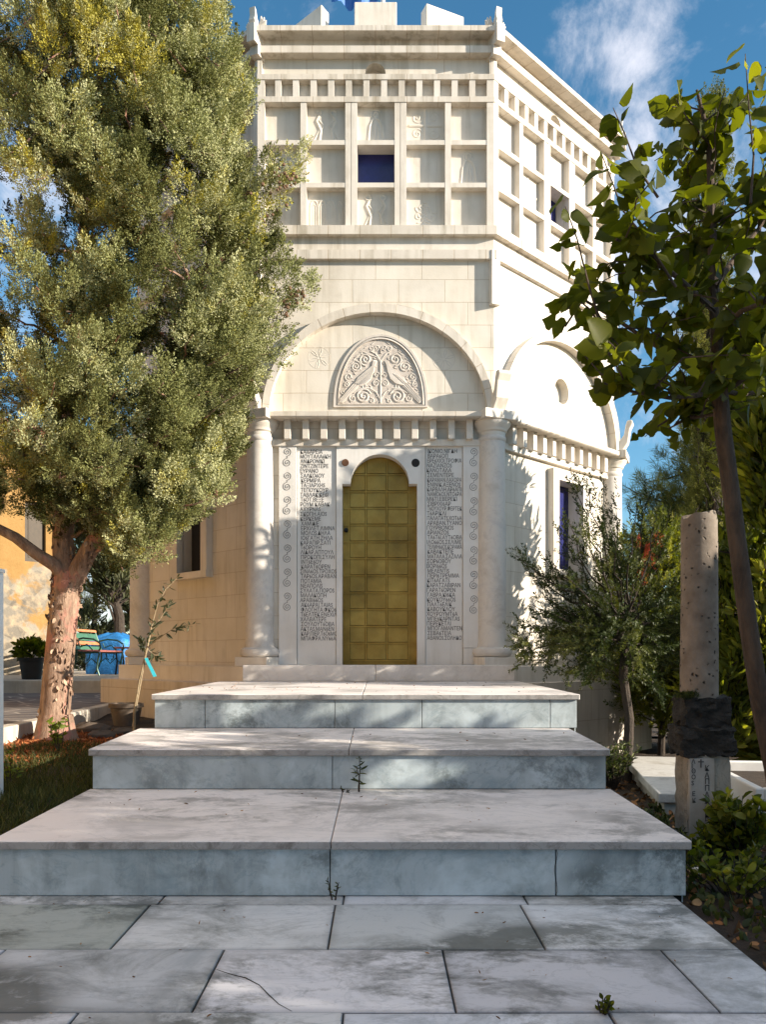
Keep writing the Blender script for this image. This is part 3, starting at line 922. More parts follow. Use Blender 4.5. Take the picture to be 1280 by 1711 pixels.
# --- columns
for k in range(8):
    Tk = TV(k, 3.40)
    cc = Tk(0, 0, 0)
    mb = MB()
    zz = [(0.170, 1.2), (0.166, 1.24), (0.160, 1.27), (0.160, 1.6), (0.158, 2.2), (0.152, 2.9), (0.145, 3.50), (0.152, 3.51), (0.158, 3.525), (0.158, 3.545), (0.15, 3.56)]
    mb.lathe(zz, cc, 40)
    col = mb.build('column', M['column'], chapel)
    mb = MB()
    mb.box((-0.205, -0.2, 1.0), (0.205, 0.2, 1.105), Tk)
    mb.build('base_block', M['trim'], col, 0.008)
    mb = MB()
    mb.lathe([(0.18, 1.105), (0.205, 1.115), (0.222, 1.14), (0.224, 1.165), (0.212, 1.195), (0.185, 1.21), (0.165, 1.215)], cc, 40)
    mb.build('base_ring', M['column'], col)
    mb = MB()
    mb.lathe([(0.148, 3.555), (0.150, 3.60), (0.168, 3.615), (0.171, 3.63), (0.180, 3.65), (0.205, 3.68), (0.213, 3.70), (0.213, 3.72)], cc, 40)
    mb.build('capital', M['trim'], col)
    mb = MB()
    mb.box((-0.21, -0.25, 3.72), (0.21, 0.225, 3.82), Tk)
    mb.build('abacus', M['trim'], col, 0.006)

# --- entablature
M['lip'] = stone_mat('cornice_stone', (0.61, 0.555, 0.48), (0.75, 0.70, 0.63), 2.2, 0.6, 0.65, courses=(0.35, 6.0, 0.006))
zl0, zl1 = Z(696.5, .17), Z(687, .17)
mb = MB()
ring(mb, [(VL, zl0 + .01), (0.155, zl0), (0.17, zl0 + .012), (0.17, zl1), (-0.05, zl1 + 0.004)])
ent = mb.build('entablature', M['lip'], chapel)
mb = MB()
ringbox(mb, VL - 0.02, -0.002, Z(744.5, 0), Z(734, 0))
mb.build('fillet', M['trim'], ent)
zb0, zb1 = Z(733, .06), zl0 + 0.006
first = None
for kk in (0, 1, -1, 2, -2):
    T = TF(kk)
    cen = 0.03 if kk == 0 else 0
    for i in range(11):
        u = cen + (i - 5) * 0.2023
        mb = MB()
        mb.box((u - 0.037, VL - 0.005, zb0), (u + 0.037, 0.062, zb1), T)
        mb.build('bracket', M['trim'], ent, 0.005)

# --- upper wall with tympana, arches, acroteria
zu0, zu1 = zl1 + 0.002, Z(432, .0)
mb = MB()
OC = (0.05, Z(650, 0) + 0.24, 0.185)
for k in range(8):
    T = TF(k); h = hw(0)
    if k in (1, 7, 2, 6):
        uc_, zc_, r_ = (0.05 if k in (1, 2) else -0.05), 4.37, 0.155
        S = 0.30
        holed(mb, T, -h, h, zu0, zu1, (uc_ - S, uc_ + S, zc_ - S, zc_ + S), 0.0)
        n_ = 32
        for i in range(n_):
            a0, a1 = 2 * pi * i / n_, 2 * pi * (i + 1) / n_
            def sq(a):
                m_ = max(abs(cos(a)), abs(sin(a)))
                return (uc_ + S * cos(a) / m_, 0, zc_ + S * sin(a) / m_)
            mb.face([(uc_ + r_ * cos(a0), 0, zc_ + r_ * sin(a0)), (uc_ + r_ * cos(a1), 0, zc_ + r_ * sin(a1)), sq(a1), sq(a0)], T)
        o_ = arc(uc_, zc_, r_, r_, 32, 0, 2 * pi)[:-1]
        extr(mb, T, o_, -0.11, 0.0)
        mb.face([(a, -0.11, b) for a, b in o_], T)
    else:
        rect(mb, T, -h, h, zu0, zu1, 0.0)
mb.build('upper_wall', M['wall'], chapel)
for k in range(8):
    T = TF(k)
    mb = MB()
    cu = 0.027 if k == 0 else 0.0
    Ho, Hi = Z(507, .1) - zl1, Z(521.5, .1) - zl1
    po = arc(cu, zl1 + .003, 1.285, Ho, 40); pi_ = arc(cu, zl1 + .003, 1.205, Hi, 40)
    for i in range(40):
        (a, b), (c, d) = po[i], po[i + 1]; (e, f), (g, h) = pi_[i], pi_[i + 1]
        for pts in ([(a, .1, b), (c, .1, d), (g, .1, h), (e, .1, f)],):
            mb.face(pts, T, [(0, i * .1), (0, i * .1 + .1), (.1, i * .1 + .1), (.1, i * .1)])
        mb.face([(a, 0, b), (c, 0, d), (c, .1, d), (a, .1, b)], T, [(0, i * .1), (0, i * .1 + .1), (.1, i * .1 + .1), (.1, i * .1)])
        mb.face([(e, 0, f), (g, 0, h), (g, .1, h), (e, .1, f)], T, [(0, i * .1), (0, i * .1 + .1), (.1, i * .1 + .1), (.1, i * .1)])
    M.setdefault('arch', stone_mat('arch_stone', (0.62, 0.565, 0.49), (0.76, 0.71, 0.64), 2.2, 0.6, 0.5, courses=(8.0, 0.3, 0.006)))
    mb.build('arch_band', M['arch'], chapel)
    # horn at the corner over each column
    Tk = TV(k, 3.40)
    ol = [(-0.02, 0.0), (0.16, 0.0), (0.235, 0.12), (0.262, 0.30), (0.300, 0.375), (0.285, 0.41), (0.225, 0.405), (0.205, 0.34), (0.185, 0.22), (0.12, 0.13), (0.02, 0.16), (-0.02, 0.2)]
    mb = MB()
    mb.hull([(-0.085 if s_ else 0.085, a, 3.822 + b) for s_ in (0, 1) for a, b in ol],
            [tuple(range(len(ol) - 1, -1, -1)), tuple(range(len(ol), 2 * len(ol)))] + [(i, (i + 1) % len(ol), len(ol) + (i + 1) % len(ol), len(ol) + i) for i in range(len(ol))], Tk)
    mb.build('horn', M['trim'], chapel, 0.012)
    mb = MB()
    mb.box((-0.055, 0.012, Z(508, .05)), (0.055, 0.075, Z(417, .05)), TV(k, A / cos(R(22.5)) - 0.03))
    mb.build('corner_pendant', M['trim'], chapel, 0.006)

# --- carved tympanum of the front
def tymp(hh, s_=1.0):
    return 0.525 * s_ * sqrt(max(0, 1 - (hh / (0.81 * s_)) ** 2.2))
TZ = Z(681, 0)
TU = U(636, 0)
def tymp_outline(s_, base=0.0, n_=26):
    hs_ = [0.81 * s_ * (1 - (1 - i / n_) ** 1.6) for i in range(n_ + 1)]
    r_ = [(TU + tymp(h_, s_), TZ + base + h_) for h_ in hs_]
    l_ = [(TU - tymp(h_, s_), TZ + base + h_) for h_ in hs_[::-1][1:]]
    return r_ + l_
mb = MB()
oo, ii = tymp_outline(1.0), tymp_outline(0.90, 0.03)
for a, b, v0, v1 in ((oo, tymp_outline(0.95, 0.015), 0.0, 0.022), (tymp_outline(0.95, 0.015), ii, 0.022, 0.012)):
    for i in range(len(a)):
        j = (i + 1) % len(a)
        mb.face([(a[i][0], v1 if v0 else 0.022, a[i][1]), (a[j][0], v1 if v0 else 0.022, a[j][1]), (b[j][0], 0.022, b[j][1]), (b[i][0], 0.022, b[i][1])], T0)
extr(mb, T0, oo, 0, 0.022); extr(mb, T0, ii, 0.0, 0.022)
relief = mb.build('carved_lunette', M['carve'], chapel)
mb = MB()
mb.face([(a, 0.004, b) for a, b in ii], T0)
mb.build('lunette_ground', M['carve_back'], relief)
mb = MB()
def vine(pts, r=0.011, v=0.003):
    mb.tube([(TU + x, v, TZ + z) for x, z in pts], r * .9, 6, T0, True, 1.0)
vine([(0, 0.05), (0, 0.3), (0, 0.52)], 0.012)
for s_ in (-1, 1):
    def sp(cx, cz, r, a0, d_, tn=1.7, th=0.010):
        vine([(s_ * x, z) for x, z in spiral((cx, cz), r, tn, a0, d_, 30)], th)
    sp(0.19, 0.125, 0.085, pi * .9, -1, 2.0, 0.013)
    sp(0.05, 0.27, 0.042, pi, -1)
    sp(0.045, 0.36, 0.035, pi, -1, 1.2)
    sp(0.02 + 0.025, 0.665, 0.032, -pi / 2, -1, 1.3, 0.008)
    sp(0.105, 0.655, 0.030, -pi / 2, -1, 1.3, 0.008)
    sp(0.165, 0.535, 0.072, -pi / 2, 1, 1.8, 0.012)
    sp(0.275, 0.455, 0.062, pi / 2, 1, 1.8, 0.011)
    sp(0.355, 0.34, 0.045, -pi / 2, 1, 1.5, 0.010)
    sp(0.385, 0.255, 0.035, pi / 2, 1, 1.4, 0.009)
    sp(0.31, 0.10, 0.045, pi / 2, -1, 1.4, 0.010)
    sp(0.42, 0.17, 0.028, pi / 2, -1, 1.2, 0.008)
    sp(0.10, 0.075, 0.03, pi / 2, 1, 1.2, 0.009)
    vine([(0, 0.08), (s_ * .05, 0.17), (s_ * .12, 0.215), (s_ * .2, 0.215), (s_ * .3, 0.16)], 0.010)
    vine([(0, 0.52), (s_ * .06, 0.6), (s_ * .11, 0.625)], 0.009)
    vine([(0, 0.5), (s_ * .04, 0.56), (s_ * .10, 0.58), (s_ * .2, 0.62), (s_ * .3, 0.53)], 0.008)
    vine([(0, 0.60), (0, 0.66)], 0.012)
    for t in np.linspace(0.1, 0.96, 15):
        h_ = 0.70 * t
        x_ = tymp(h_, 0.86) - 0.022
        vine([(s_ * x_, h_ + 0.03), (s_ * (x_ - 0.035), h_ + 0.055)], 0.007)
    # leaf nubs fill the gaps
    for i in range(46):
        h_ = rr.uniform(0.05, 0.62); x_ = rr.uniform(0.02, max(0.03, tymp(h_, 0.84)))
        a_ = rr.uniform(0, 2 * pi)
        vine([(s_ * x_, h_), (s_ * x_ + 0.024 * cos(a_), h_ + 0.024 * sin(a_))], 0.006, 0.005)
    # the bird
    def bird(pts, v1, ins):
        mb.prism([(TU + s_ * x, TZ + z) for x, z in pts], 0.0, v1, T0, ins)
    bird([(0.035, 0.525), (0.075, 0.535), (0.09, 0.47), (0.155, 0.42), (0.26, 0.33), (0.31, 0.26), (0.27, 0.225), (0.17, 0.25), (0.105, 0.31), (0.07, 0.40), (0.055, 0.48)], 0.016, 0.12)
    bird([(0.235, 0.245), (0.285, 0.275), (0.455, 0.10), (0.465, 0.045), (0.43, 0.04)], 0.014, 0.1)
    for d_ in (0.0, 0.018, 0.036):
        vine([(s_ * (0.255 + d_), 0.250 + d_ * .6), (s_ * (0.435 + d_ * .5), 0.065 + d_ * .6)], 0.004, 0.014)
        vine([(s_ * (0.14 + d_), 0.375 - d_ * .3), (s_ * (0.26 + d_), 0.265 - d_ * .1)], 0.004, 0.016)
    vine([(s_ * 0.20, 0.245), (s_ * 0.195, 0.20)], 0.008); vine([(s_ * 0.17, 0.26), (s_ * 0.165, 0.20)], 0.008)
mb.build('peacock_vine_carving', M['carve'], relief)
for px, py in ((533, 598), (742, 600)):
    mb = MB()
    cu, cz = U(px), Z(py)
    mb.tube([(a, -0.001, b) for a, b in arc(cu, cz, 0.122, 0.122, 40, 0, 2 * pi)], 0.003, 5, T0)
    for i in range(6):
        a_ = i * pi / 3 + 0.3
        for w_ in (-0.22, 0.22):
            mb.tube([(cu + 0.02 * cos(a_), -.0005, cz + .02 * sin(a_)), (cu + 0.07 * cos(a_ + w_), -.0005, cz + .07 * sin(a_ + w_)), (cu + 0.112 * cos(a_ + w_ * .4), -.0005, cz + .112 * sin(a_ + w_ * .4))], 0.0036, 5, T0)
    mb.tube([(a, -0.001, b) for a, b in arc(cu, cz, 0.018, 0.018, 14, 0, 2 * pi)], 0.004, 5, T0)
    mb.build('rosette', M['panel'] if px < 600 else M['carve'], chapel)

# --- mouldings between the storeys
mb = MB()
ring(mb, [(-0.03, Z(433, .05)), (0.05, Z(432, .05)), (0.05, Z(417, .05)), (-0.03, Z(417, .05) + .003)])
mb.build('string_course', M['lip'], chapel)
mb = MB()
ringbox(mb, -0.12, -0.012, Z(417, .05) - 0.01, Z(391, .06) + 0.01)
mb.build('plain_band', M['trim'], chapel)
mb = MB()
ring(mb, [(-0.1, Z(391, .06)), (0.06, Z(391, .06)), (0.06, Z(376, .06)), (-0.1, Z(376, .06) + .01)])
mb.build('ledge', M['lip'], chapel)

# --- coffered storey
zg0, zg1 = Z(376, .06) + 0.004, Z(170.7, 0)
GW = (U(597), U(659.5), Z(304.8, -.003), Z(241.5, -.003))
mb = MB()
for k in range(8):
    T = TF(k); h = hw(-.09)
    du = 0.0 if k == 0 else -(GW[0] + GW[1]) / 2
    holed(mb, T, -h, h, zg0 - .01, zg1 + .02, (GW[0] + du, GW[1] + du, GW[2], GW[3]), -0.09)
    extr(mb, T, [(GW[0] + du, GW[2]), (GW[1] + du, GW[2]), (GW[1] + du, GW[3]), (GW[0] + du, GW[3])], -0.22, -0.088)
mb.build('coffer_wall', M['panel'], chapel)
vb = [(502, 512), (577, 586.4), (587.2, 597), (659.5, 668.6), (669.4, 679.5), (744, 754)]
hb = [(241.5, 233.6), (312.7, 304.8)]
cells = [(437, 502), (512, 577), (597, 659.5), (679.5, 744), (754, 816)]
rowsz = [(zg0, Z(312.7)), (Z(304.8), Z(241.5)), (Z(233.6), zg1)]
gridparts = {}
for k in range(8):
    T = TF(k)
    du = 0.0 if k == 0 else -U(626.5)
    mb = MB()
    hh = hw(0)
    mb.box((-hh, -0.1, zg0), (-hh + 0.08, 0.0, zg1), T)
    mb.box((hh - 0.08, -0.1, zg0), (hh, 0.0, zg1), T)
    for i, (a, b) in enumerate(vb):
        mb.box((U(a) + du, -0.1, zg0), (U(b) + du, -0.0005 * (i % 2) - 0.001, zg1), T)
    for y1_, y0_ in hb:
        z0_, z1_ = Z(y1_), Z(y0_)
        for i, (a, b) in enumerate(cells):
            ua = -hh + 0.08 if i == 0 else U(a) + du
            ub = hh - 0.08 if i == 4 else U(b) + du
            mb.box((ua, -0.1, z0_), (ub, -0.004, z1_), T)
    g_ = mb.build('coffer_grid', M['trim'], chapel)
    gridparts[k] = (g_, du)
    mb = MB()
    rect(mb, T, GW[0] + (du if k else 0), GW[1] + (du if k else 0), GW[2], GW[3], -0.19)
    mb.build('upper_window', M['blue_glass'], chapel)

def motif(mb, T, kind, u0, u1, z0, z1, v=-0.09):
    cu, cz = (u0 + u1) / 2, (z0 + z1) / 2
    w, h = (u1 - u0) / 2 * 0.86, (z1 - z0) / 2 * 0.86
    tb = lambda pts, r=0.012: mb.tube([(a, v - r * .62, b) for a, b in pts], r * 1.15, 8, T)
    if kind == 'arches':
        for i in range(4):
            c = cu - w + w * (2 * i + 1) / 4
            r = w / 4 * 0.85
            tb([(c - r, cz - h)] + arc(c, cz + h * .3, r, r * 1.6, 10)[::-1] + [(c + r, cz - h)], 0.011)
            tb([(c - r * .5, cz - h)] + arc(c, cz + h * .2, r * .5, r, 8)[::-1] + [(c + r * .5, cz - h)], 0.007)
    elif kind == 'cross':
        tb([(cu, cz - h), (cu, cz + h)], 0.02); tb([(cu - w, cz), (cu + w, cz)], 0.02)
        for sx in (-1, 1):
            for sz in (-1, 1):
                tb(spiral((cu + sx * w * .5, cz + sz * h * .5), w * .34, 1.5, 0, sx * sz, 24), 0.009)
    elif kind == 'figures':
        for sx in (-1, 1):
            c = cu + sx * w * .45
            tb([(c, cz - h), (c - sx * .02, cz - h * .3), (c + sx * .03, cz + h * .3), (c, cz + h * .62)], 0.022)
            tb(arc(c, cz + h * .8, .03, .03, 12, 0, 2 * pi), 0.014)
            tb([(c, cz + h * .35), (c - sx * w * .3, cz), (c - sx * w * .1, cz - h * .3)], 0.012)
            tb([(c, cz - h * .3), (c + sx * w * .35, cz - h)], 0.014)
    elif kind == 'saint':
        tb([(cu - w * .5, cz - h), (cu - w * .4, cz), (cu - w * .2, cz + h * .4), (cu, cz + h * .5)], 0.018)
        tb([(cu + w * .5, cz - h), (cu + w * .4, cz), (cu + w * .2, cz + h * .4), (cu, cz + h * .5)], 0.018)
        tb(arc(cu, cz + h * .72, .055, .055, 16, 0, 2 * pi), 0.010)
        tb(arc(cu, cz + h * .70, .025, .03, 12, 0, 2 * pi), 0.014)
        tb([(cu - w * .1, cz - h), (cu, cz + h * .2)], 0.01); tb([(cu + w * .2, cz - h), (cu + w * .1, cz)], 0.01)
    else:
        for i in range(7):
            a = rr.uniform(0, 6.28)
            c = (cu + rr.uniform(-.5, .5) * w, cz + rr.uniform(-.5, .5) * h)
            tb(spiral(c, rr.uniform(.25, .5) * w, 1.4, a, rr.choice((-1, 1)), 20), 0.011)
plan = {0: {(2, 1): 'figures', (2, 2): 'saint', (2, 3): 'cross', (1, 0): 'scrolls', (1, 4): 'saint', (0, 1): 'arches', (0, 2): 'figures', (0, 3): 'scrolls'},
        1: {(2, 1): 'scrolls', (1, 1): 'cross', (0, 1): 'figures', (2, 3): 'saint', (1, 3): 'figures', (0, 3): 'scrolls'},
        7: {(2, 1): 'scrolls', (1, 3): 'cross', (0, 3): 'figures'}}
for k, cellsk in plan.items():
    g_, du = gridparts[k]
    T = TF(k)
    for (r_, c_), kind in cellsk.items():
        mb = MB()
        motif(mb, T, kind, U(cells[c_][0]) + du, U(cells[c_][1]) + du, *rowsz[r_])
        mb.build('relief_carving', M['panel'], g_)

# --- dentil band, top bands, cornice
mb = MB()
ring(mb, [(-0.14, zg1), (0.006, zg1), (0.006, Z(161.5, 0)), (-0.14, Z(161.5, 0))])
zs1 = Z(124, 0)
ring(mb, [(-0.14, Z(133, 0)), (0.006, Z(133, 0)), (0.006, zs1), (-0.14, zs1)])
dent = mb.build('dentil_band', M['lip'], chapel)
mb = MB()
ringbox(mb, -0.3, -0.085, Z(161.5, 0) - .004, Z(133, 0) + .004)
mb.build('band_back', M['panel'], dent)
for kk in (0, 1, -1, 2, -2):
    T = TF(kk)
    h = hw(0)
    for i in range(12):
        px = 464.6 + i * 29.55
        u = U(px) - (0 if kk == 0 else U(464.6 + 5.5 * 29.55))
        mb = MB()
        mb.box((u - 0.034, -0.095, Z(161.5, 0)), (u + 0.034, -0.002, Z(133, 0)), T)
        mb.build('dentil', M['trim'], dent)
    mb = MB()
    mb.box((-h, -0.095, Z(161.5, 0)), (-h + .08, -0.001, Z(133, 0)), T)
    mb.build('corner_block', M['trim'], dent)
    mb = MB()
    mb.box((h - .08, -0.095, Z(161.5, 0)), (h, -0.001, Z(133, 0)), T)
    mb.build('corner_block', M['trim'], dent)
VBAND = -0.055
zb_, zt_ = zs1, Z(87.6, .05) + 0.01
mb = MB()
for k in range(8):
    T = TF(k); h = hw(VBAND)
    if k in (0, 1, 7, 2, 6):
        uo = U(627) if k == 0 else 0.0
        arched(mb, T, -h, h, zb_ - .01, zt_, uo, 0.117, zb_ + .047, VBAND, 18)
        p = arc(uo, zb_ + .047, 0.117, 0.117, 18)
        extr(mb, T, p, VBAND - 0.13, VBAND, False)
        mb.face([(a, VBAND - 0.13, b) for a, b in p], T)
        mb.face([(uo - .117, VBAND - .13, zb_ - .01), (uo + .117, VBAND - .13, zb_ - .01), (uo + .117, VBAND - .13, zb_ + .047), (uo - .117, VBAND - .13, zb_ + .047)], T)
    else:
        rect(mb, T, -h, h, zb_ - .01, zt_, VBAND)
    h0 = hw(0)
    mb.box((-h0, -0.1, zb_), (-h0 + .05, 0.0, zt_ - .004), T)
    mb.box((h0 - .05, -0.1, zb_), (h0, 0.0, zt_ - .004), T)
mb.build('niche_band', M['wall'], chapel)
mb = MB()
ring(mb, [(-0.2, Z(87.6, .05)), (0.05, Z(87.6, .05)), (0.05, Z(76, .05)), (-0.2, Z(76, .05))])
ringbox(mb, -0.25, -0.03, Z(76, .05) - .01, Z(50.6, .12) + .02)
zc1 = Z(42, .12)
ring(mb, [(-0.3, Z(50.6, .12)), (0.12, Z(50.6, .12)), (0.12, zc1), (-0.3, zc1 + 0.02)])
corn = mb.build('cornice', M['lip'], chapel)
mb = MB()
ring(mb, [(-0.25, zc1 - 0.1), (-0.25, zc1 + 0.012), (-A + 0.01, zc1 + 0.15), (-A + 0.01, zc1 - 0.1)])
mb.build('roof', M['trim'], chapel)
for k in range(8):
    Tk = TV(k, A / cos(R(22.5)))
    mb = MB()
    mb.box((-0.05, -0.12, Z(90, .08)), (0.05, 0.075, Z(74, .08)), Tk)
    mb.box((-0.05, -0.14, Z(68, .14)), (0.05, 0.15, Z(38, .14)), Tk)
    # little flame-shaped finial with a leaf at its side
    z0 = Z(38, .14)
    ol = [(-0.05, 0), (0.10, 0), (0.125, 0.06), (0.105, 0.12), (0.115, 0.20), (0.085, 0.175), (0.06, 0.10), (0.02, 0.06)]
    mb.hull([(s_, a, z0 + b) for s_ in (-0.035, 0.035) for a, b in ol], [tuple(range(8)), tuple(range(8, 16))] + [(i, (i + 1) % 8, 8 + (i + 1) % 8, 8 + i) for i in range(8)], Tk)
    for s_ in (-1, 1):
        for a_ in (0.5, 0.95, 1.4):
            mb.tube([(s_ * 0.03, 0.02, z0 + .01), (s_ * (0.05 + 0.07 * cos(a_)), 0.02, z0 + .02 + 0.075 * sin(a_)), (s_ * (0.05 + 0.09 * cos(a_)), 0.03, z0 + .02 + 0.12 * sin(a_))], [0.02, 0.018, 0.006], 6, Tk)
    mb.build('corner_finial', M['trim'], corn)
# merlons on the roof
def merlon(px0, px1, D, yaw, top0, top1, sgn):
    mb = MB()
    a = P(px0, 42, D); b = P(px1, 42, D)
    w = b.x - a.x
    z0 = zc1 - 0.02; 
    o = Vector((a.x if sgn >= 0 else b.x, D, 0)) - Vector((CX, CY, 0))
    ca, sa = cos(yaw), sin(yaw)
    T = lambda u, v, z: (o.x + u * ca - v * sa, o.y + u * sa + v * ca, z)
    za, zb = EYE + (HY - top0) * D / F, EYE + (HY - top1) * D / F
    u0, u1 = (0, w / max(.3, ca)) if sgn >= 0 else (-w / max(.3, ca), 0)
    mb.hull([(u0, 0, z0), (u1, 0, z0), (u1, .16, z0), (u0, .16, z0), (u0, 0, za), (u1, 0, zb), (u1, .16, zb), (u0, .16, za)],
            [(0, 3, 2, 1), (4, 5, 6, 7), (0, 1, 5, 4), (1, 2, 6, 5), (2, 3, 7, 6), (3, 0, 4, 7)], T)
    mb.build('merlon', M['trim'], chapel, 0.008)
merlon(592, 663, 9.7, 0, 3, 3, 0)
merlon(713, 778, 9.75, R(22), 5, 8, 1)
merlon(474, 537, 9.75, R(-30), 26, 7, -1)

# flag behind the merlons
flag = thing('flag', 'blue and white flag hanging on a pole above the chapel roof', 'flag', (P(640, 0, 11).x, 11.0, zc1 + 0.1))
mb = MB()
mb.tube([(0, 0, 0), (0, 0, 2.6)], 0.03, 10)
mb.build('pole', M['white'], flag)
mb = MB()
n_ = 14
for i in range(n_):
    for j in range(6):
        def q(i_, j_):
            x = -0.06 - 0.62 * i_ / n_
            return (x, 0.05 * sin(i_ * 0.9), 1.60 - 0.35 * (i_ / n_) * (1 - i_ / n_) + 0.14 * j_ + 0.03 * sin(i_ * 1.3))
        mb.face([q(i, j), q(i + 1, j), q(i + 1, j + 1), q(i, j + 1)], None, None, True)
mb.build('cloth', M['flag_blue'], flag)

# ================================================================== STEPS AND PAVING
steps = thing('marble_steps', 'three deep white marble steps with grey edges rising to the gold door', 'steps', (-0.18, 3.9, 0))
def wbox(mb, x0, x1, y0, y1, za0, za1, zb0, zb1):
    """box whose bottom/top heights differ between front (a) and back (b)"""
    mb.hull([(x0, y0, za0), (x1, y0, za0), (x1, y1, zb0), (x0, y1, zb0), (x0, y0, za1), (x1, y0, za1), (x1, y1, zb1), (x0, y1, zb1)],
            [(0, 3, 2, 1), (4, 5, 6, 7), (0, 1, 5, 4), (1, 2, 6, 5), (2, 3, 7, 6), (3, 0, 4, 7)])
def off(mb):
    mb.v = [(x - steps.location.x, y - steps.location.y, z - steps.location.z) for x, y, z in mb.v]
    return mb
g = 0.0022
TH = 0.042
def step(x0, x1, yf, yb, zf, zb, zlow, xj, yj, rj, name_i):
    mb = MB()
    mb.box((x0 + 0.03, yf + 0.05, zlow - 0.3), (x1 - 0.03, yb + 0.3, min(zf, zb) - TH - 0.004))
    core = off(mb).build('core', M['joint'], steps)
    mb = MB()
    ys = [yf] + yj + [yb]
    xs = [x0] + xj + [x1]
    for i in range(len(xs) - 1):
        for j in range(len(ys) - 1):
            f = lambda y: zf + (zb - zf) * (y - yf) / (yb - yf)
            a, b = xs[i] + (g if i else 0), xs[i + 1] - (g if i < len(xs) - 2 else 0)
            c, d = ys[j] + (g if j else 0), ys[j + 1] - g
            dz = random.uniform(-0.001, 0.001)
            wbox(mb, a, b, c, d, f(c) - TH, f(c) + dz, f(d) - TH, f(d) + dz)
    off(mb).build('tread', M['step'], steps, 0.005)
    mb = MB()
    xn = [x0] + xj + [x1]
    for i in range(len(xn) - 1):
        mb.box((xn[i] + (g if i else 0.004), yf - 0.004, zf - TH + .002), (xn[i + 1] - (g if i < len(xn) - 2 else 0.004), yf + 0.02, zf - 0.005))
    off(mb).build('nosing', M['nosing'], steps, 0.003)
    mb = MB()
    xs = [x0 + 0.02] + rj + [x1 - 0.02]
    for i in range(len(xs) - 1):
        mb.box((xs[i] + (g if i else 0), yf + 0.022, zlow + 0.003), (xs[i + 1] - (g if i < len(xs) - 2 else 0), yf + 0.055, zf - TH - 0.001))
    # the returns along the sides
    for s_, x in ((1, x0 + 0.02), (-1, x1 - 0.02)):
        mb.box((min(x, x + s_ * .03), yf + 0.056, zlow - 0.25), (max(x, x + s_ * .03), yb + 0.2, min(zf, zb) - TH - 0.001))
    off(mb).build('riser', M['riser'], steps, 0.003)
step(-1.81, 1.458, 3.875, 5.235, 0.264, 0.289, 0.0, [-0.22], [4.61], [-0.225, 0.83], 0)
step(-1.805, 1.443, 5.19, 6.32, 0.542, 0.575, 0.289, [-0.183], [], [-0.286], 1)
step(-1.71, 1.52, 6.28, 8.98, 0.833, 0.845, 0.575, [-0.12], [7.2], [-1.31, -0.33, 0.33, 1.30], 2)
mb = MB()     # crack across the first riser
pts = [(0.832 + 0.006 * sin(z * 40) + rr.uniform(-.003, .003), 3.8965, z) for z in np.linspace(0.004, 0.22, 12)]
mb.tube(pts, 0.0014, 5)
off(mb).build('crack', M['joint'], steps)

# marble paving
mb = MB()
mb.box((-6, -2.6, -0.14), (1.389, 3.99, -0.034))
pv_bed = mb.build('paving_bed', M['joint'])
tag(pv_bed, kind='structure')
ybs = [3.995, 3.772, 3.196, 2.633, 2.07, 1.5, 0.93, 0.36, -0.2, -0.8, -1.4, -2.0, -2.6]
rp = random.Random(19)
mb = MB()
tones = []
def slab(x0, x1, y0, y1, tone):
    n0 = len(mb.v)
    dz = [rp.uniform(-0.003, 0.0015) for _ in range(4)]
    x0 += 0.0022; x1 -= 0.0022; y0 += 0.0032; y1 -= 0.0032
    e = 0.005
    w_ = rp.uniform(.02, .045)
    lvl = lambda i, k: dz[i] * k
    mb.hull([(x0, y0, -.034), (x1, y0, -.034), (x1, y1, -.034), (x0, y1, -.034), (x0, y0, -e), (x1, y0, -e), (x1, y1, -e), (x0, y1, -e),
             (x0 + e, y0 + e, dz[0]), (x1 - e, y0 + e, dz[1]), (x1 - e, y1 - e, dz[2]), (x0 + e, y1 - e, dz[3]),
             (x0 + w_, y0 + w_, dz[0]), (x1 - w_, y0 + w_, dz[1]), (x1 - w_, y1 - w_, dz[2]), (x0 + w_, y1 - w_, dz[3])],
            [(0, 1, 5, 4), (1, 2, 6, 5), (2, 3, 7, 6), (3, 0, 4, 7), (4, 5, 9, 8), (5, 6, 10, 9), (6, 7, 11, 10), (7, 4, 8, 11),
             (8, 9, 13, 12), (9, 10, 14, 13), (10, 11, 15, 14), (11, 8, 12, 15), (12, 13, 14, 15)])
    dirty = rp.uniform(.74, .93)
    tones.extend([tuple(c * .3 for c in tone)] * 8 + [tuple(c * dirty for c in tone)] * 4 + [tone] * (len(mb.v) - n0 - 12))
for r_ in range(len(ybs) - 1):
    y1, y0 = ybs[r_], ybs[r_ + 1]
    ox = (-1.03, -1.03, -0.59, -0.946, -0.58)[r_] if r_ < 5 else (-1.0 if r_ % 2 else -0.58)
    w = 0.836
    if r_ == 0:
        ox, w = -1.0, 0.84
    xs = [x for x in [ox + w * i for i in range(-7, 8)] if -5.9 < x < 1.36]
    xs = [-5.95] + xs + [1.389]
    for i in range(len(xs) - 1):
        t = rp.uniform(0.76, 1.10)
        tn = (t * rp.uniform(.97, 1.02), t, t * rp.uniform(.98, 1.05))
        if r_ == 1 and xs[i + 1] < -0.9 and xs[i + 1] > -1.2: tn = (0.56, 0.60, 0.55)
        if r_ == 1 and -0.3 < xs[i] < 0: tn = (0.78, 0.80, 0.78)
        if r_ == 2 and -0.7 < xs[i] < -0.5: tn = (1.0, 0.98, 0.99)
        slab(xs[i], xs[i + 1], y0, y1, tn)
pv = mb.build('marble_paving', M['pave'])
at = pv.data.attributes.new('tone', 'FLOAT_COLOR', 'POINT')
at.data.foreach_set('color', [c for t in tones for c in (*t, 1.0)])
tag(pv, kind='structure')
mb = MB()
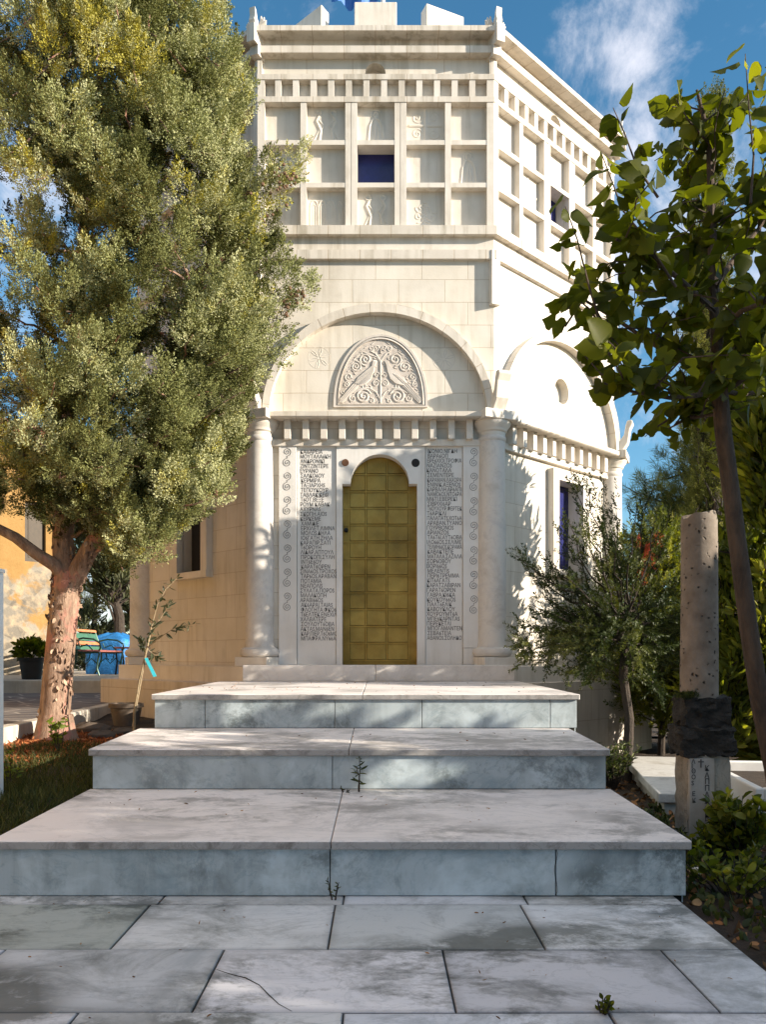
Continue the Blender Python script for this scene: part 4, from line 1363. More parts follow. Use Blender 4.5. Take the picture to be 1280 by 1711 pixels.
ck = [P(x, y, 1.125 * F / (y - HY)) for x, y in ((363, 1620), (385, 1628), (410, 1634), (432, 1646), (450, 1662), (466, 1678), (488, 1690))]
mb.tube([(q.x + rr.uniform(-.004, .004), q.y, 0.0006) for q in ck], [0.0008, 0.0015, 0.0022, 0.0016, 0.0022, 0.0014, 0.0008], 5, None, True, 0.4)
ckk = mb.build('paving_crack', M['joint'])
tag(ckk, kind='structure')
bpy.data.objects.remove(_to)
bpy.data.curves.remove(_tc)

# ================================================================== GROUND
mb = MB()
mb.face([(-900, -900, -0.42), (900, -900, -0.42), (900, 900, -0.42), (-900, 900, -0.42)])
gr = mb.build('ground', M['ground'])
tag(gr, kind='structure')

def soil_h(x, y):
    h = 0.24 + 0.021 * (y - 3.9) + 0.02 * sin(x * 3.1) * cos(y * 2.3) + 0.012 * sin(x * 9 + 1) * sin(y * 8)
    if x > -2.15:
        t = (x + 2.15) / 0.35
        h -= 0.03 * t
    return h
def right_h(x, y):
    return -0.035 - 0.008 * (y - 3) + 0.018 * sin(x * 4 + 1) * cos(y * 3.3) + 0.01 * sin(x * 11) * sin(y * 9 + 2)
def sheet(name, x0, x1, y0, y1, fn, mat, st_=0.12, smooth=True):
    mb = MB()
    nx, ny = max(2, int((x1 - x0) / st_)), max(2, int((y1 - y0) / st_))
    vs_ = []
    for j in range(ny + 1):
        for i in range(nx + 1):
            x = x0 + (x1 - x0) * i / nx; y = y0 + (y1 - y0) * j / ny
            vs_.append((x, y, fn(x, y)))
    fs = [(j * (nx + 1) + i, j * (nx + 1) + i + 1, (j + 1) * (nx + 1) + i + 1, (j + 1) * (nx + 1) + i) for j in range(ny) for i in range(nx)]
    mb.hull(vs_, fs, None, smooth)
    return tag(mb.build(name, mat), kind='structure')
sheet('soil', -3.42, -1.70, 3.9, 11.0, soil_h, M['soil'])
sheet('soil', 1.392, 9.0, -1.5, 30.0, right_h, M['soil'], 0.2)
path_h = lambda x, y: 0.37 + 0.0131 * y
sheet('path', -6.2, -3.5, -1.0, 13.05, path_h, M['slate'], 0.5)
sheet('terrace', -14.0, -2.6, 13.0, 42.0, lambda x, y: 0.735 - 0.0095 * (y - 13) + 0.012 * sin(x * 3) * cos(y * 2.1), M['gravel'], 0.4)
mb = MB()
mb.box((-6.2, 12.98, 0.3), (-3.0, 13.14, 0.742))
t_ = mb.build('terrace_edge', M['kerb'], None, 0.02)
tag(t_, 'low dark stone edge of the raised terrace at the end of the slate path', 'retaining wall')
# kerb between path and garden
mb = MB()
y = 4.0
while y < 11.6:
    L = 0.55
    zt = 0.39 + 0.011 * y
    wbox(mb, -3.52, -3.38, y + .004, min(y + L, 11.6), zt - .4, zt, zt - .4, zt + 0.006)
    y += L
kb = mb.build('kerb', M['kerb'], None, 0.012)
tag(kb, 'pale stone kerb between slate path and garden soil', 'kerb')

# ================================================================== TREES
def tube_tree(mb, pts, r0, r1, n_=10):
    m_ = len(pts) - 1
    mb.tube(pts, [r0 + (r1 - r0) * (i / m_) ** 0.8 for i in range(m_ + 1)], n_)
def local(o, pts):
    return [tuple(Vector(q) - o) for q in pts]

def clumps_on(limb, rng, start=0.3, step_=0.16, rad=0.16, per=7, grow=1.0):
    """clump centres along a limb with tufts round them -> pos, dir"""
    pos, dr = [], []
    P_ = [Vector(q) for q in limb]
    L = sum((P_[i + 1] - P_[i]).length for i in range(len(P_) - 1))
    n_ = max(2, int(L * (1 - start) / step_))
    for i in range(n_):
        t = start + (1 - start) * (i + rng.random() * .8) / n_
        f = t * (len(P_) - 1); k = min(int(f), len(P_) - 2)
        c = P_[k].lerp(P_[k + 1], f - k)
        ax = (P_[k + 1] - P_[k]).normalized()
        side = Vector(rng.normal(size=3)); side -= ax * side.dot(ax); side.normalize()
        sp_ = rad * (1.5 - t) * 1.1
        c = c + side * sp_ * rng.random()
        for j in range(per):
            o = Vector(rng.normal(size=3)).normalized() * rad * (rng.random() ** 0.6)
            pos.append(c + o)
            dr.append(ax * 0.55 + o.normalized() * 0.75 + Vector((0, 0, 0.55)))
    return pos, dr

# ---- the big cypress on the left
rng = np.random.default_rng(21)
DT = 7.9
base = P(92, 1248, DT); base.z = soil_h(base.x, base.y) - 0.05
cyp = thing('cypress_tree', 'large grey-green cypress with peeling reddish bark beside the marble steps', 'tree', base)
def tp(px, py, dd=0.0):
    return P(px, py, DT + dd)
mb = MB()
fork = tp(112, 955)
tr = [base, tp(90, 1200), tp(97, 1120), tp(104, 1040), tp(110, 985), fork]
tube_tree(mb, local(base, tr), 0.148, 0.122, 16)
mb.tube(local(base, [base + Vector((0, 0, 0.0)), base + Vector((0, 0, 0.12)), base + Vector((0.005, 0, 0.3))]), [0.24, 0.19, 0.15], 14)
main = [tp(110, 975), tp(104, 900, .0), tp(110, 800, .05), tp(118, 680, .1), tp(128, 540, .1), tp(140, 380, .1), tp(160, 200, .1), tp(180, 0, .1), tp(200, -180, .1)]
tube_tree(mb, local(base, main), 0.115, 0.02, 12)
rightb = [tp(118, 975), tp(140, 935, -.05), tp(165, 890, -.1), tp(200, 845, -.15), tp(228, 795, -.2), tp(250, 730, -.2), tp(275, 640, -.2), tp(310, 540, -.2), tp(350, 430, -.15), tp(370, 300, -.1)]
tube_tree(mb, local(base, rightb), 0.10, 0.02, 12)
leftb = [tp(108, 968), tp(92, 945, -.1), tp(60, 925, -.2), tp(25, 898, -.3), tp(-10, 880, -.35), tp(-70, 850, -.4), tp(-140, 790, -.4)]
tube_tree(mb, local(base, leftb), 0.075, 0.03, 12)
limbs = []
def limb(a, tip, r=0.022, lift=0.08):
    c = curve(a, tip, lift, 7, 0.02, rng)
    tube_tree(mb, local(base, c), r, 0.005, 6)
    limbs.append(c)
def on(pl, t):
    f = t * (len(pl) - 1); k = min(int(f), len(pl) - 2)
    return Vector(pl[k]).lerp(Vector(pl[k + 1]), f - k)
tips_right = [(345, 830, -.3), (310, 850, -.5), (275, 880, -.4), (240, 895, -.3), (205, 870, -.6), (165, 850, -.5), (255, 915, -.6), (385, 745, -.2), (130, 835, .2), (479, 285, -.25), (444, 330, -.2), (414, 400, -.3), (494, 495, -.35), (454, 440, .0), (454, 590, -.4), (459, 545, -.1), (404, 655, -.5), (374, 690, -.3), (419, 610, .1),
              (352, 770, -.5), (357, 830, -.6), (322, 800, -.2), (247, 890, -.55), (292, 820, -.5), (242, 850, .0), (399, 300, .1), (389, 230, .2), (387, 150, .1), (372, 80, .2), (379, 270, -.4),
              (367, 360, -.7), (404, 520, -.6), (382, 590, -.8), (332, 660, -.8), (292, 720, -.9), (322, 560, -.9), (342, 480, -1.0), (292, 420, -1.1), (372, 440, .3), (232, 780, -.7), (272, 640, -1.1), (332, 730, .2), (434, 520, .0), (424, 470, -.5), (394, 370, -.6), (384, 330, -.1), (414, 560, -.6), (374, 500, -.9), (352, 610, -.3), (312, 680, .1), (372, 700, -.1), (282, 790, -.2), (312, 340, -.9), (302, 500, .5), (352, 560, .4)]
for px, py, dd in tips_right:
    t = min(0.95, max(0.12, (1010 - py) / 720.0))
    limb(on(rightb, t) if px > 235 else on(main, t * .8), tp(px, py, dd), 0.024, rng.uniform(-.02, .10))
tips_top = [(330, 30, .1), (300, -40, .2), (310, 120, -.4), (345, 140, .3), (260, 60, -.6), (230, 150, -.9), (200, 40, -.8), (280, 220, -.9), (320, 240, -.7), (340, 200, -.2), (160, 100, -1.0), (120, 30, -.8), (80, 100, -.9), (40, 40, -.7), (20, 160, -.9),
            (100, 220, -1.1), (170, 280, -1.2), (240, 330, -1.2), (60, 300, -1.1), (10, 260, -1.0), (-20, 80, -.5), (120, -80, .2), (220, -90, .2), (20, -60, .2), (-60, 180, .2), (250, -20, .5), (350, 60, -.2), (365, 110, -.3), (320, 80, .3), (300, 10, -.3), (270, 150, .3), (290, 260, .2), (360, 190, -.4), (355, 260, -.6), (200, 240, .5), (140, 200, .7), (60, 200, .6), (0, 180, .3), (180, 340, .6), (130, 40, .8), (230, 180, .9), (60, 120, .8)]
for px, py, dd in tips_top:
    t = min(0.97, max(0.2, (1150 - py) / 1180.0))
    limb(on(main, t), tp(px, py, dd), 0.022, rng.uniform(-.02, .08))
tips_left = [(205, 345, -.9), (150, 335, -1.0), (240, 380, -1.0), (190, 455, -1.1), (225, 300, -.6), (180, 370, .6), (140, 440, .6), (20, 420, -1.0), (-30, 380, -.6), (60, 480, -1.2), (0, 520, -.9), (110, 520, -1.2), (30, 620, -1.2), (-30, 640, -.8), (90, 640, -1.3), (150, 600, -1.3), (200, 560, -1.2), (210, 650, -1.1), (150, 720, -1.2), (60, 730, -1.2), (-10, 740, -1.0),
             (100, 790, -1.0), (170, 780, -1.1), (30, 800, -.8), (200, 730, -.9), (230, 480, -1.3), (160, 430, -1.0), (70, 390, -.7), (60, 800, -.6), (190, 835, -.5), (225, 870, -.3), (60, 640, .7), (150, 560, .8), (0, 560, .6), (200, 640, .7), (100, 740, .5), (20, 780, .3), (260, 560, .7), (300, 420, .8), (180, 820, .3)]
for px, py, dd in tips_left:
    t = min(0.9, max(0.06, (1000 - py) / 1050.0))
    limb(on(main, t), tp(px, py, dd), 0.022, rng.uniform(-.06, .08))
for px, py, dd in ((-60, 760, -.4), (-120, 700, -.5), (-110, 840, -.3), (-160, 760, -.2), (5, 840, -.5)):
    limb(on(leftb, .75), tp(px, py, dd), 0.016, 0.05)
# fellow boughs fill the crown behind and beside the first ones
n_front = len(limbs)
for c in list(limbs):
    a = on(c, rng.uniform(.1, .45))
    j = Vector((rng.uniform(-.36, .04), rng.uniform(.12, .55), rng.uniform(-.30, .30)))
    limb(a, Vector(c[0]).lerp(Vector(c[-1]), .86) + j, 0.014, rng.uniform(-.03, .1))
# dead twigs hanging inside the crown
for i in range(70):
    c = limbs[int(rng.integers(len(limbs)))]
    a = on(c, rng.uniform(.15, .6))
    tube_tree(mb, local(base, curve(a, a + Vector((rng.normal() * .2, rng.normal() * .2, rng.normal() * .12)), 0.0, 4, 0.05, rng)), 0.006, 0.002, 5)
mb.build('trunk', M['bark_cyp'], cyp)
fp, fd, ft = [], [], []
for i in range(1100):
    t = rng.random() ** .8
    seq = tr if rng.random() < .72 else (rightb[:4] if rng.random() < .6 else main[:3])
    q = on(seq, min(t, .999)); a_ = rng.uniform(0, 2 * pi)
    r_ = (.150 - .028 * t) if seq is tr else .098
    if sin(a_ * 2 + t * 9) + rng.normal() * .5 < .25: continue
    o_ = Vector((cos(a_), sin(a_), 0))
    fp.append(q + o_ * (r_ - .004) - base); fd.append(o_ * rng.uniform(.15, .5) + Vector((rng.normal() * .2, rng.normal() * .2, rng.choice((-1, 1))))); ft.append(rng.random())
pb_ = np_mesh('peeling_bark', *multi([OVAL], np.array([tuple(q) for q in fp]), np.array([tuple(q) for q in fd]), rng.uniform(.025, .075, len(fp)), rng, np.array(ft)), leaf_mat('bark_flakes', [(0, (0.07, 0.04, 0.025)), (.5, (0.24, 0.15, 0.10)), (1, (0.46, 0.33, 0.23))], 0, .9), cyp)
tag(pb_, kind='stuff')
pos, dr, sz, tone = [], [], [], []
def gap(q):
    px = VX + q.x * F / q.y; py = HY - (q.z - EYE) * F / q.y
    for cx, cy, rx, ry in ((172, 405, 22, 28), (218, 428, 12, 12), (40, 560, 18, 46), (52, 430, 10, 14), (140, 800, 9, 12), (10, 385, 26, 9), (15, 640, 16, 12)):
        if ((px - cx) / rx) ** 2 + ((py - cy) / ry) ** 2 < 1 and rng.random() < .92:
            return True
    return False
def plume(c, ax, ra, rl, n_):
    """tufts on the skin of an upswept egg of foliage"""
    ax = ax.normalized()
    e1 = ax.orthogonal().normalized(); e2 = ax.cross(e1)
    out = []
    for i in range(n_):
        t = rng.uniform(-1, 1); f = rng.uniform(0, 2 * pi)
        r_ = sqrt(1 - t * t) * ra * (1.15 - .35 * t) * rng.uniform(.55, 1.05)
        o = e1 * (r_ * cos(f)) + e2 * (r_ * sin(f)) + ax * (rl * t)
        out.append((c + o, o.normalized() * .8 + ax * .75 + Vector((0, 0, .25))))
    return out
for ci, c in enumerate(limbs):
    L = (Vector(c[-1]) - Vector(c[0])).length
    t = 1.0
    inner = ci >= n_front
    bt = rng.uniform(.0, .22) if inner else rng.uniform(.35, .9)  # inner boughs toned dark, painting the shade behind the front clumps
    yel = rng.random() < .04 and not inner
    while t > (.42 if L > .8 else .25):
        q = on(c, min(t, .999))
        ax = (Vector(c[-1]) - Vector(c[-3])).normalized() * .6 + Vector((rng.normal() * .3, rng.normal() * .3, .75))
        end = t > .99
        ra = rng.uniform(.075, .115) * (.8 if end else 1.15)
        rl = rng.uniform(.14, .23)
        off_ = Vector((0, 0, 0)) if end else Vector(rng.normal(size=3)) * .07
        tb = 1.0 if yel else float(np.clip(bt + rng.normal() * .14, 0, .95))
        for p_, d_ in plume(q + off_ + ax.normalized() * rl * .2, ax, ra, rl, int(44 * (ra / .1) * (rl / .18))):
            if gap(p_): continue
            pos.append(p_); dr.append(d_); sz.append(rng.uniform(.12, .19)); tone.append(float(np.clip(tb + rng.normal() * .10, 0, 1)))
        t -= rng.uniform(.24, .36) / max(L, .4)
    for i in range(int(L * 8)):      # thin inner foliage, crown shade painted into its dark tone
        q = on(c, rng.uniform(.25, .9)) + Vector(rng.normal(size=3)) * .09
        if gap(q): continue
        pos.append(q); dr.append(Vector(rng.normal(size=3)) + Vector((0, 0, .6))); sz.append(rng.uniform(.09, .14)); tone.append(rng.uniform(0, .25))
pos = np.array([tuple(q - base) for q in pos]); dr = np.array([tuple(q) for q in dr])
print('cypress tufts', len(pos), flush=True)
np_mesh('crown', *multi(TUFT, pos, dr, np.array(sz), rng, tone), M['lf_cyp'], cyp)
mb = MB()
mb.lathe([(0.1, -1), (.8, -.6), (1, 0), (.8, .6), (0.1, 1)], (0, 0, 0), 6)
cone0 = mb.build('cone', M['cone'], cyp)
first = True
for px, py, n_ in ((484, 288, 16), (468, 318, 9), (498, 492, 16), (478, 515, 8), (285, 770, 8), (350, 825, 8), (444, 345, 6), (400, 660, 5), (60, 680, 5), (250, 870, 5)):
    for i in range(n_):
        c = cone0 if first else cone0.copy()
        if not first:
            COL.objects.link(c)
        first = False
        r_ = rng.uniform(.011, .018)
        c.location = tp(px, py, -.35) + Vector(rng.normal(size=3)) * 0.06 - base
        c.scale = (r_, r_, r_ * 1.1)

# ---- generic far / side trees
def blob_tree(name, label, x, y, z0, h, rx, ry, cz0, cz1, tpls, mat, bark, n_l, per, size, seed, group=None, trunk_r=0.08, lean=(0, 0), shape=1.0, stem=True, cat='tree', gaps=0.0):
    rng = np.random.default_rng(seed)
    root = thing(name, label, cat, (x, y, z0), 0, group)
    mb = MB()
    top = Vector((lean[0], lean[1], cz1 - z0 - 0.1 * (cz1 - cz0)))
    ax = curve((0, 0, -0.1), top, 0, 8, 0.012, rng)
    if stem: tube_tree(mb, ax, trunk_r, trunk_r * .15, 9)
    pos, dr, tone = [], [], []
    for i in range(n_l):
        u = rng.random()
        z = cz0 - z0 + (cz1 - cz0) * u
        prof = max(0.12, sin(pi * min(1, (u * .92 + .08)) ** shape)) ** .7
        a = rng.uniform(0, 2 * pi)
        rr_ = rng.uniform(.55, 1.0)
        c0 = top * min(1, max(0.05, (z + 0) / max(top.z, .1)))
        tip = Vector((c0.x + rx * prof * rr_ * cos(a), c0.y + ry * prof * rr_ * sin(a), z))
        t = max(0.12, min(.95, (z / max(top.z, .1)) - .22 * rng.random()))
        st = on(ax, t)
        c = curve(st, tip, rng.uniform(-.03, .1), 5, 0.03, rng)
        if stem: tube_tree(mb, c, trunk_r * .28, 0.004, 5)
        p_, d_ = clumps_on(c, rng, .35, max(.1, size * .8), size * .95, per)
        bt = rng.uniform(.15, .85)
        for q, w in zip(p_, d_):
            pos.append(tuple(q)); dr.append(tuple(w)); tone.append(float(np.clip(bt + rng.normal() * .18, 0, 1)))
    if stem: mb.build('trunk', bark, root)
    pos = np.array(pos); dr = np.array(dr)
    np_mesh('crown', *multi(tpls, pos, dr, rng.uniform(.75, 1.25, len(pos)) * size, rng, tone), mat, root)
    return root

# ---- right: shrub tree beside the chapel
rng = np.random.default_rng(5)
sb = Vector((P(1048, 1255, 8.0).x, 8.0, right_h(2.37, 8)))
sh = thing('yew_tree', 'small dark needle-leaved tree with thin upright sprays right of the marble steps', 'tree', sb)
mb = MB()
def s8(px, py, dd=0.0): return P(px, py, 8.0 + dd) - sb
tr = [Vector((0, 0, -.1)), s8(1052, 1200), s8(1042, 1130), s8(1046, 1070), s8(1050, 1020)]
tube_tree(mb, tr, 0.05, 0.036, 10)
sprays = [(862, 928, -.1, 1), (885, 955, .0, 1), (905, 925, .1, 1), (960, 815, .0, 1), (985, 815, -.2, 1), (1005, 830, .2, 1), (945, 860, -.2, 1), (935, 890, .2, 1), (1030, 850, .1, 1), (1065, 840, .0, 1), (1095, 870, -.1, 1), (1120, 850, .3, 1), (1085, 830, .4, 1),
          (1020, 880, -.4, 1), (975, 880, -.5, 1), (1055, 890, -.4, 1), (1105, 920, .1, 1), (930, 950, -.4, 1), (900, 985, .0, 1), (890, 1010, -.2, 1), (915, 1020, .3, 1), (875, 1060, .0, 0), (880, 1090, -.2, 0), (905, 1110, .1, 0), (930, 1090, -.4, 0), (945, 1130, -.1, 0), (975, 1115, -.4, 0), (990, 1140, .0, 0),
          (1000, 1110, .3, 0), (960, 1070, -.5, 0), (1010, 1070, -.6, 0), (1060, 1090, -.6, 0), (1080, 1110, .0, 0), (1100, 1080, -.2, 0), (1120, 1050, .1, 0), (1140, 1020, .0, 0), (1130, 980, .2, 0), (1110, 1010, -.4, 0), (1085, 1050, .4, 0), (1060, 1140, -.2, 0), (1100, 1165, .0, 0), (1090, 1130, .3, 0), (1020, 1030, -.5, 0), (980, 1030, .4, 0), (940, 1040, .1, 0), (925, 1065, .5, 0), (1140, 1080, .4, 0), (1125, 1110, .3, 0), (1150, 1050, .6, 0)]
pos, dr, sz, tone = [], [], [], []
for px, py, dd, up in sprays:
    st = on(tr, rng.uniform(.72, 1.0))
    tip = s8(px, py, dd)
    c = curve(st, tip, -0.05 if up else 0.06, 7, 0.02, rng)
    tube_tree(mb, c, 0.016, 0.003, 6)
    L = (tip - Vector(c[0])).length
    bt = rng.uniform(.1, .9)
    for i in range(int(L * (27 if up else 62))):
        t = rng.uniform(.3, 1.0)
        a = on(c, t)
        d = (tip - Vector(c[0])).normalized() * .9 + Vector(rng.normal(size=3)) * .55 + Vector((0, 0, .5 if up else .05))
        pos.append(tuple(a + Vector(rng.normal(size=3)) * .035)); dr.append(tuple(d)); sz.append(rng.uniform(.12, .24)); tone.append(float(np.clip(bt + rng.normal() * .2, 0, 1)))
mb.build('trunk', M['bark_dark'], sh)
np_mesh('crown', *multi([FROND, FROND3], np.array(pos), np.array(dr), np.array(sz), rng, tone), M['lf_yew'], sh)

# ---- mulberry in front on the right
rng = np.random.default_rng(9)
mbz = Vector((P(1330, 1400, 4.0).x, 4.0, 0)); mbz.z = right_h(mbz.x, 4.0) - .03
mul = thing('mulberry_tree', 'young mulberry tree with heart-shaped leaves and a leaning slender trunk at the right edge', 'tree', mbz)
mb = MB()
def m4(px, py, dd=0.0): return P(px, py, 4.0 + dd) - mbz
trunk = [Vector((0, 0, 0)), m4(1296, 1290), m4(1272, 1180), m4(1252, 1050), m4(1236, 930), m4(1222, 820), m4(1209, 720), m4(1202, 640)]
mb.tube(trunk, [0.052, 0.047, 0.044, 0.042, 0.041, 0.040, 0.039, 0.038], 14)
lead = [m4(1203, 655), m4(1198, 560), m4(1192, 450, .02), m4(1190, 350, .03), m4(1186, 250, .03), m4(1175, 190, .02), m4(1165, 150)]
tube_tree(mb, lead, 0.036, 0.006, 10)
mains = [([m4(1208, 650), m4(1250, 625, -.1), m4(1300, 600, -.15), m4(1360, 560, -.2), m4(1420, 480, -.2)], .030),
         ([m4(1199, 600), m4(1160, 600, .1), m4(1100, 580, .2), m4(1040, 540, .25), m4(975, 500, .25), m4(945, 545, .2)], .016),
         ([m4(1196, 520), m4(1140, 470, -.2), m4(1080, 420, -.3), m4(1030, 400, -.4)], .016),
         ([m4(1193, 480), m4(1230, 430, .2), m4(1270, 380, .3), m4(1320, 300, .3)], .018),
         ([m4(1205, 640), m4(1170, 660, -.25), m4(1120, 665, -.35), m4(1060, 655, -.4), m4(1010, 640, -.4)], .014),
         ([m4(1208, 690), m4(1150, 700, .2), m4(1110, 720, .3)], .010),
         ([m4(1197, 560), m4(1240, 520, -.4), m4(1290, 500, -.6), m4(1350, 480, -.7)], .016),
         ([m4(1204, 650), m4(1240, 660, .35), m4(1290, 650, .5), m4(1350, 620, .6)], .016)]
for pl, r in mains:
    tube_tree(mb, pl, r, r * .35, 8)
twigs = []
def twig(pts, r=0.007):
    tube_tree(mb, pts, r, 0.002, 5)
    twigs.append(pts)
# twigs that stand free against the wall and the sky
twig([m4(1130, 480, -.3), m4(1080, 400, -.3), m4(1040, 350, -.3), m4(1022, 300, -.3), m4(1005, 255, -.3)])
twig([m4(1100, 330, -.1), m4(1065, 280, -.1), m4(1045, 225, -.1), m4(1025, 180, -.1)])
twig([m4(1010, 560, -.4), m4(985, 480, -.4), m4(965, 400, -.4), m4(945, 345, -.4)])
twig([m4(1010, 570, -.3), m4(990, 520, -.3), m4(965, 500, -.3), m4(945, 520, -.3)])
twig([m4(1255, 340, -.2), m4(1260, 260, -.2), m4(1252, 180, -.2), m4(1246, 90, -.2)])
twig([m4(1290, 400, .1), m4(1300, 280, .1), m4(1290, 160, .1), m4(1285, 110, .1)])
twig([m4(1120, 700, .2), m4(1095, 715, .2), m4(1078, 730, .2)])
twig([m4(1050, 640, -.3), m4(1005, 625, -.3), m4(965, 580, -.3)])
twig([m4(1185, 240), m4(1150, 200, -.1), m4(1130, 165, -.1)])
twig([m4(1190, 330), m4(1150, 290, .2), m4(1120, 240, .2)])
for i in range(98):
    pl, r = mains[int(rng.integers(len(mains)))]
    a = on(pl if rng.random() < .75 else lead, rng.uniform(.15, 1.0))
    px = VX + (a + mbz).x * F / (a + mbz).y
    d = Vector((rng.normal() * .22, rng.normal() * .25, rng.normal() * .16 + .10))
    e = a + d
    w = e + mbz
    px, py = VX + w.x * F / w.y, HY - (w.z - EYE) * F / w.y
    if py > 770 or px < 950 or (px < 1060 and py > 690) or py < 130 or (px < 1120 and py < 260) or (px < 1010 and py < 330) or (1130 < px < 1240 and 655 < py): continue
    twig(curve(a, e, .1, 4, 0.04, rng), 0.005)
mb.build('trunk', M['bark_mul'], mul)
pos, dr, sz, tone, stems = [], [], [], [], []
for tw in twigs:
    L = sum((Vector(tw[i + 1]) - Vector(tw[i])).length for i in range(len(tw) - 1))
    n_ = max(4, int(L / 0.042))
    bt = rng.uniform(.2, .7)
    for i in range(n_ + 1):
        t = .12 + .88 * i / n_
        a = on(tw, min(t, .999))
        ang = rng.uniform(0, 2 * pi)
        o = Vector((cos(ang) * .035, sin(ang) * .035, .008))
        b = a + o
        pos.append(tuple(b)); stems.append((tuple(a), tuple(b)))
        dr.append((cos(ang) * .7 + rng.normal() * .3, sin(ang) * .7 + rng.normal() * .3, -.35 + rng.normal() * .45))
        sz.append(rng.uniform(.06, .125)); tone.append(float(np.clip(bt + rng.normal() * .2, 0, 1)))
for pl, r in mains:
    for i in range(16):
        a = on(pl, rng.uniform(.25, 1))
        pos.append(tuple(a + Vector(rng.normal(size=3)) * .07)); dr.append(tuple(rng.normal(size=3) + np.array([0, 0, -.4]))); sz.append(rng.uniform(.07, .12)); tone.append(rng.uniform(.1, .8))
np_mesh('crown', *multi([HEART, HEART2, HEART3, LOBED], np.array(pos), np.array(dr), np.array(sz), rng, tone), M['lf_mul'], mul)
print('mulberry leaves', len(pos))

# ---- right background
blob_tree('cypress_tree', 'tall narrow cypress spire rising behind the mulberry tree', P(1192, 0, 12).x, 12, -.1, 10, 0.42, 0.42, 3.4, 9.3, TUFT, M['lf_pine'], M['bark_dark'], 150, 5, .15, 31, trunk_r=0.1, shape=.62)
blob_tree('pine_tree', 'bushy pine with light needle tufts behind the antique stone column', P(1190, 0, 16).x, 16, -.1, 6, 2.0, 1.6, 2.7, 5.6, PINE, M['lf_pine'], M['bark_dark'], 95, 6, .30, 32, trunk_r=0.14, shape=.8)
blob_tree('pine_tree', 'pine branch mass reaching from the right frame edge over the garden', P(1310, 0, 13).x, 13, -.1, 6, 1.5, 1.4, 2.4, 5.0, PINE, M['lf_pine'], M['bark_dark'], 80, 6, .28, 33, trunk_r=0.14)
blob_tree('dark_bush', 'dense green bush with red spikes just right of the chapel corner', P(1105, 0, 10.2).x, 10.2, -.1, 3, 0.85, .8, 0.35, 2.75, [FROND3, FROND], M['lf_laurel'], M['bark_dark'], 120, 9, .22, 34, cat='bush', trunk_r=.05)
blob_tree('laurel_bush', 'laurel bush with glossy yellow-green leaves between the stone column and mulberry trunk', P(1218, 0, 8.6).x, 8.6, -.08, 3, .62, .6, .3, 2.35, [LANCE], M['lf_laurel'], M['bark_dark'], 90, 14, .13, 35, cat='bush', trunk_r=.04)
blob_tree('laurel_bush', 'tall laurel with pale lit leaves at the right frame edge behind the mulberry', P(1290, 0, 8.4).x, 8.4, -.08, 4, .8, .8, 1.0, 3.2, [LANCE], M['lf_laurel'], M['bark_dark'], 110, 14, .13, 36, cat='bush', trunk_r=.05)
blob_tree('evergreen_bush', 'dark unlit evergreen undergrowth behind the stone column', P(1190, 0, 11).x, 11.2, -.1, 3, 1.1, .7, .1, 2.4, [OVAL], M['lf_yew'], M['bark_dark'], 110, 14, .15, 37, cat='bush')
blob_tree('evergreen_bush', 'dark evergreen bush low at the right frame edge behind the white trough', P(1330, 0, 10).x, 10.5, -.1, 3, 1.2, .8, .0, 2.6, [OVAL], M['lf_yew'], M['bark_dark'], 110, 14, .15, 38, cat='bush')
rng = np.random.default_rng(12)
rs = thing('bottlebrush_flower', 'red spiky blooms in front of the green bush beside the chapel corner', 'flowers', P(1075, 960, 9.75))
pos, dr = [], []
mb = MB()
for px, py in ((1068, 905), (1078, 925), (1072, 945), (1085, 915), (1064, 955), (1090, 940), (1076, 965), (1100, 900)):
    c = P(px, py, 9.6 + rng.uniform(-.1, .1)) - rs.location
    mb.tube([tuple(c + Vector((0.05, .2, -.25))), tuple(c + Vector((0.02, .08, -.08))), tuple(c + Vector((0, 0, .10)))], [.006, .005, .003], 5)
    for i in range(60):
        pos.append(tuple(c + Vector((rng.normal() * .015, rng.normal() * .015, rng.uniform(-.08, .08))))); dr.append(tuple(rng.normal(size=3)))
np_mesh('spikes', *multi([FROND], np.array(pos), np.array(dr), rng.uniform(.04, .07, len(pos)), rng, rng.random(len(pos))), M['lf_red'], rs)
mb.build('stem', M['bark_dark'], rs)

# ---- left background
blob_tree('olive_tree', 'dark-trunked olive tree leaning over the garden bench', P(214, 1095, 24).x, 24, .6, 5, 1.9, 1.5, 3.0, 7.6, [LANCE], M['lf_olive'], M['bark_dark'], 120, 16, .22, 41, trunk_r=.2, lean=(-1.1, 0))
blob_tree('pine_tree', 'far pine with an open crown seen between the cypress trunk and the chapel', P(150, 1095, 33).x, 33, .5, 7, 2.4, 2, 3.3, 7.5, PINE, M['lf_pine'], M['bark_dark'], 60, 6, .42, 42, trunk_r=.16, lean=(.5, 0))
blob_tree('olive_tree', 'paler olive bush low behind the blue tarpaulin', P(140, 1095, 30).x, 30, .5, 3, 1.6, 1.4, .7, 2.9, [LANCE], M['lf_olive'], M['bark_dark'], 70, 14, .22, 43, trunk_r=.06, cat='tree')
blob_tree('olive_tree', 'far olive crown close against the left corner column', P(238, 1095, 30).x, 30, .5, 7, 1.8, 1.5, 2.4, 7.2, [LANCE], M['lf_olive'], M['bark_dark'], 120, 16, .26, 44, trunk_r=.16)

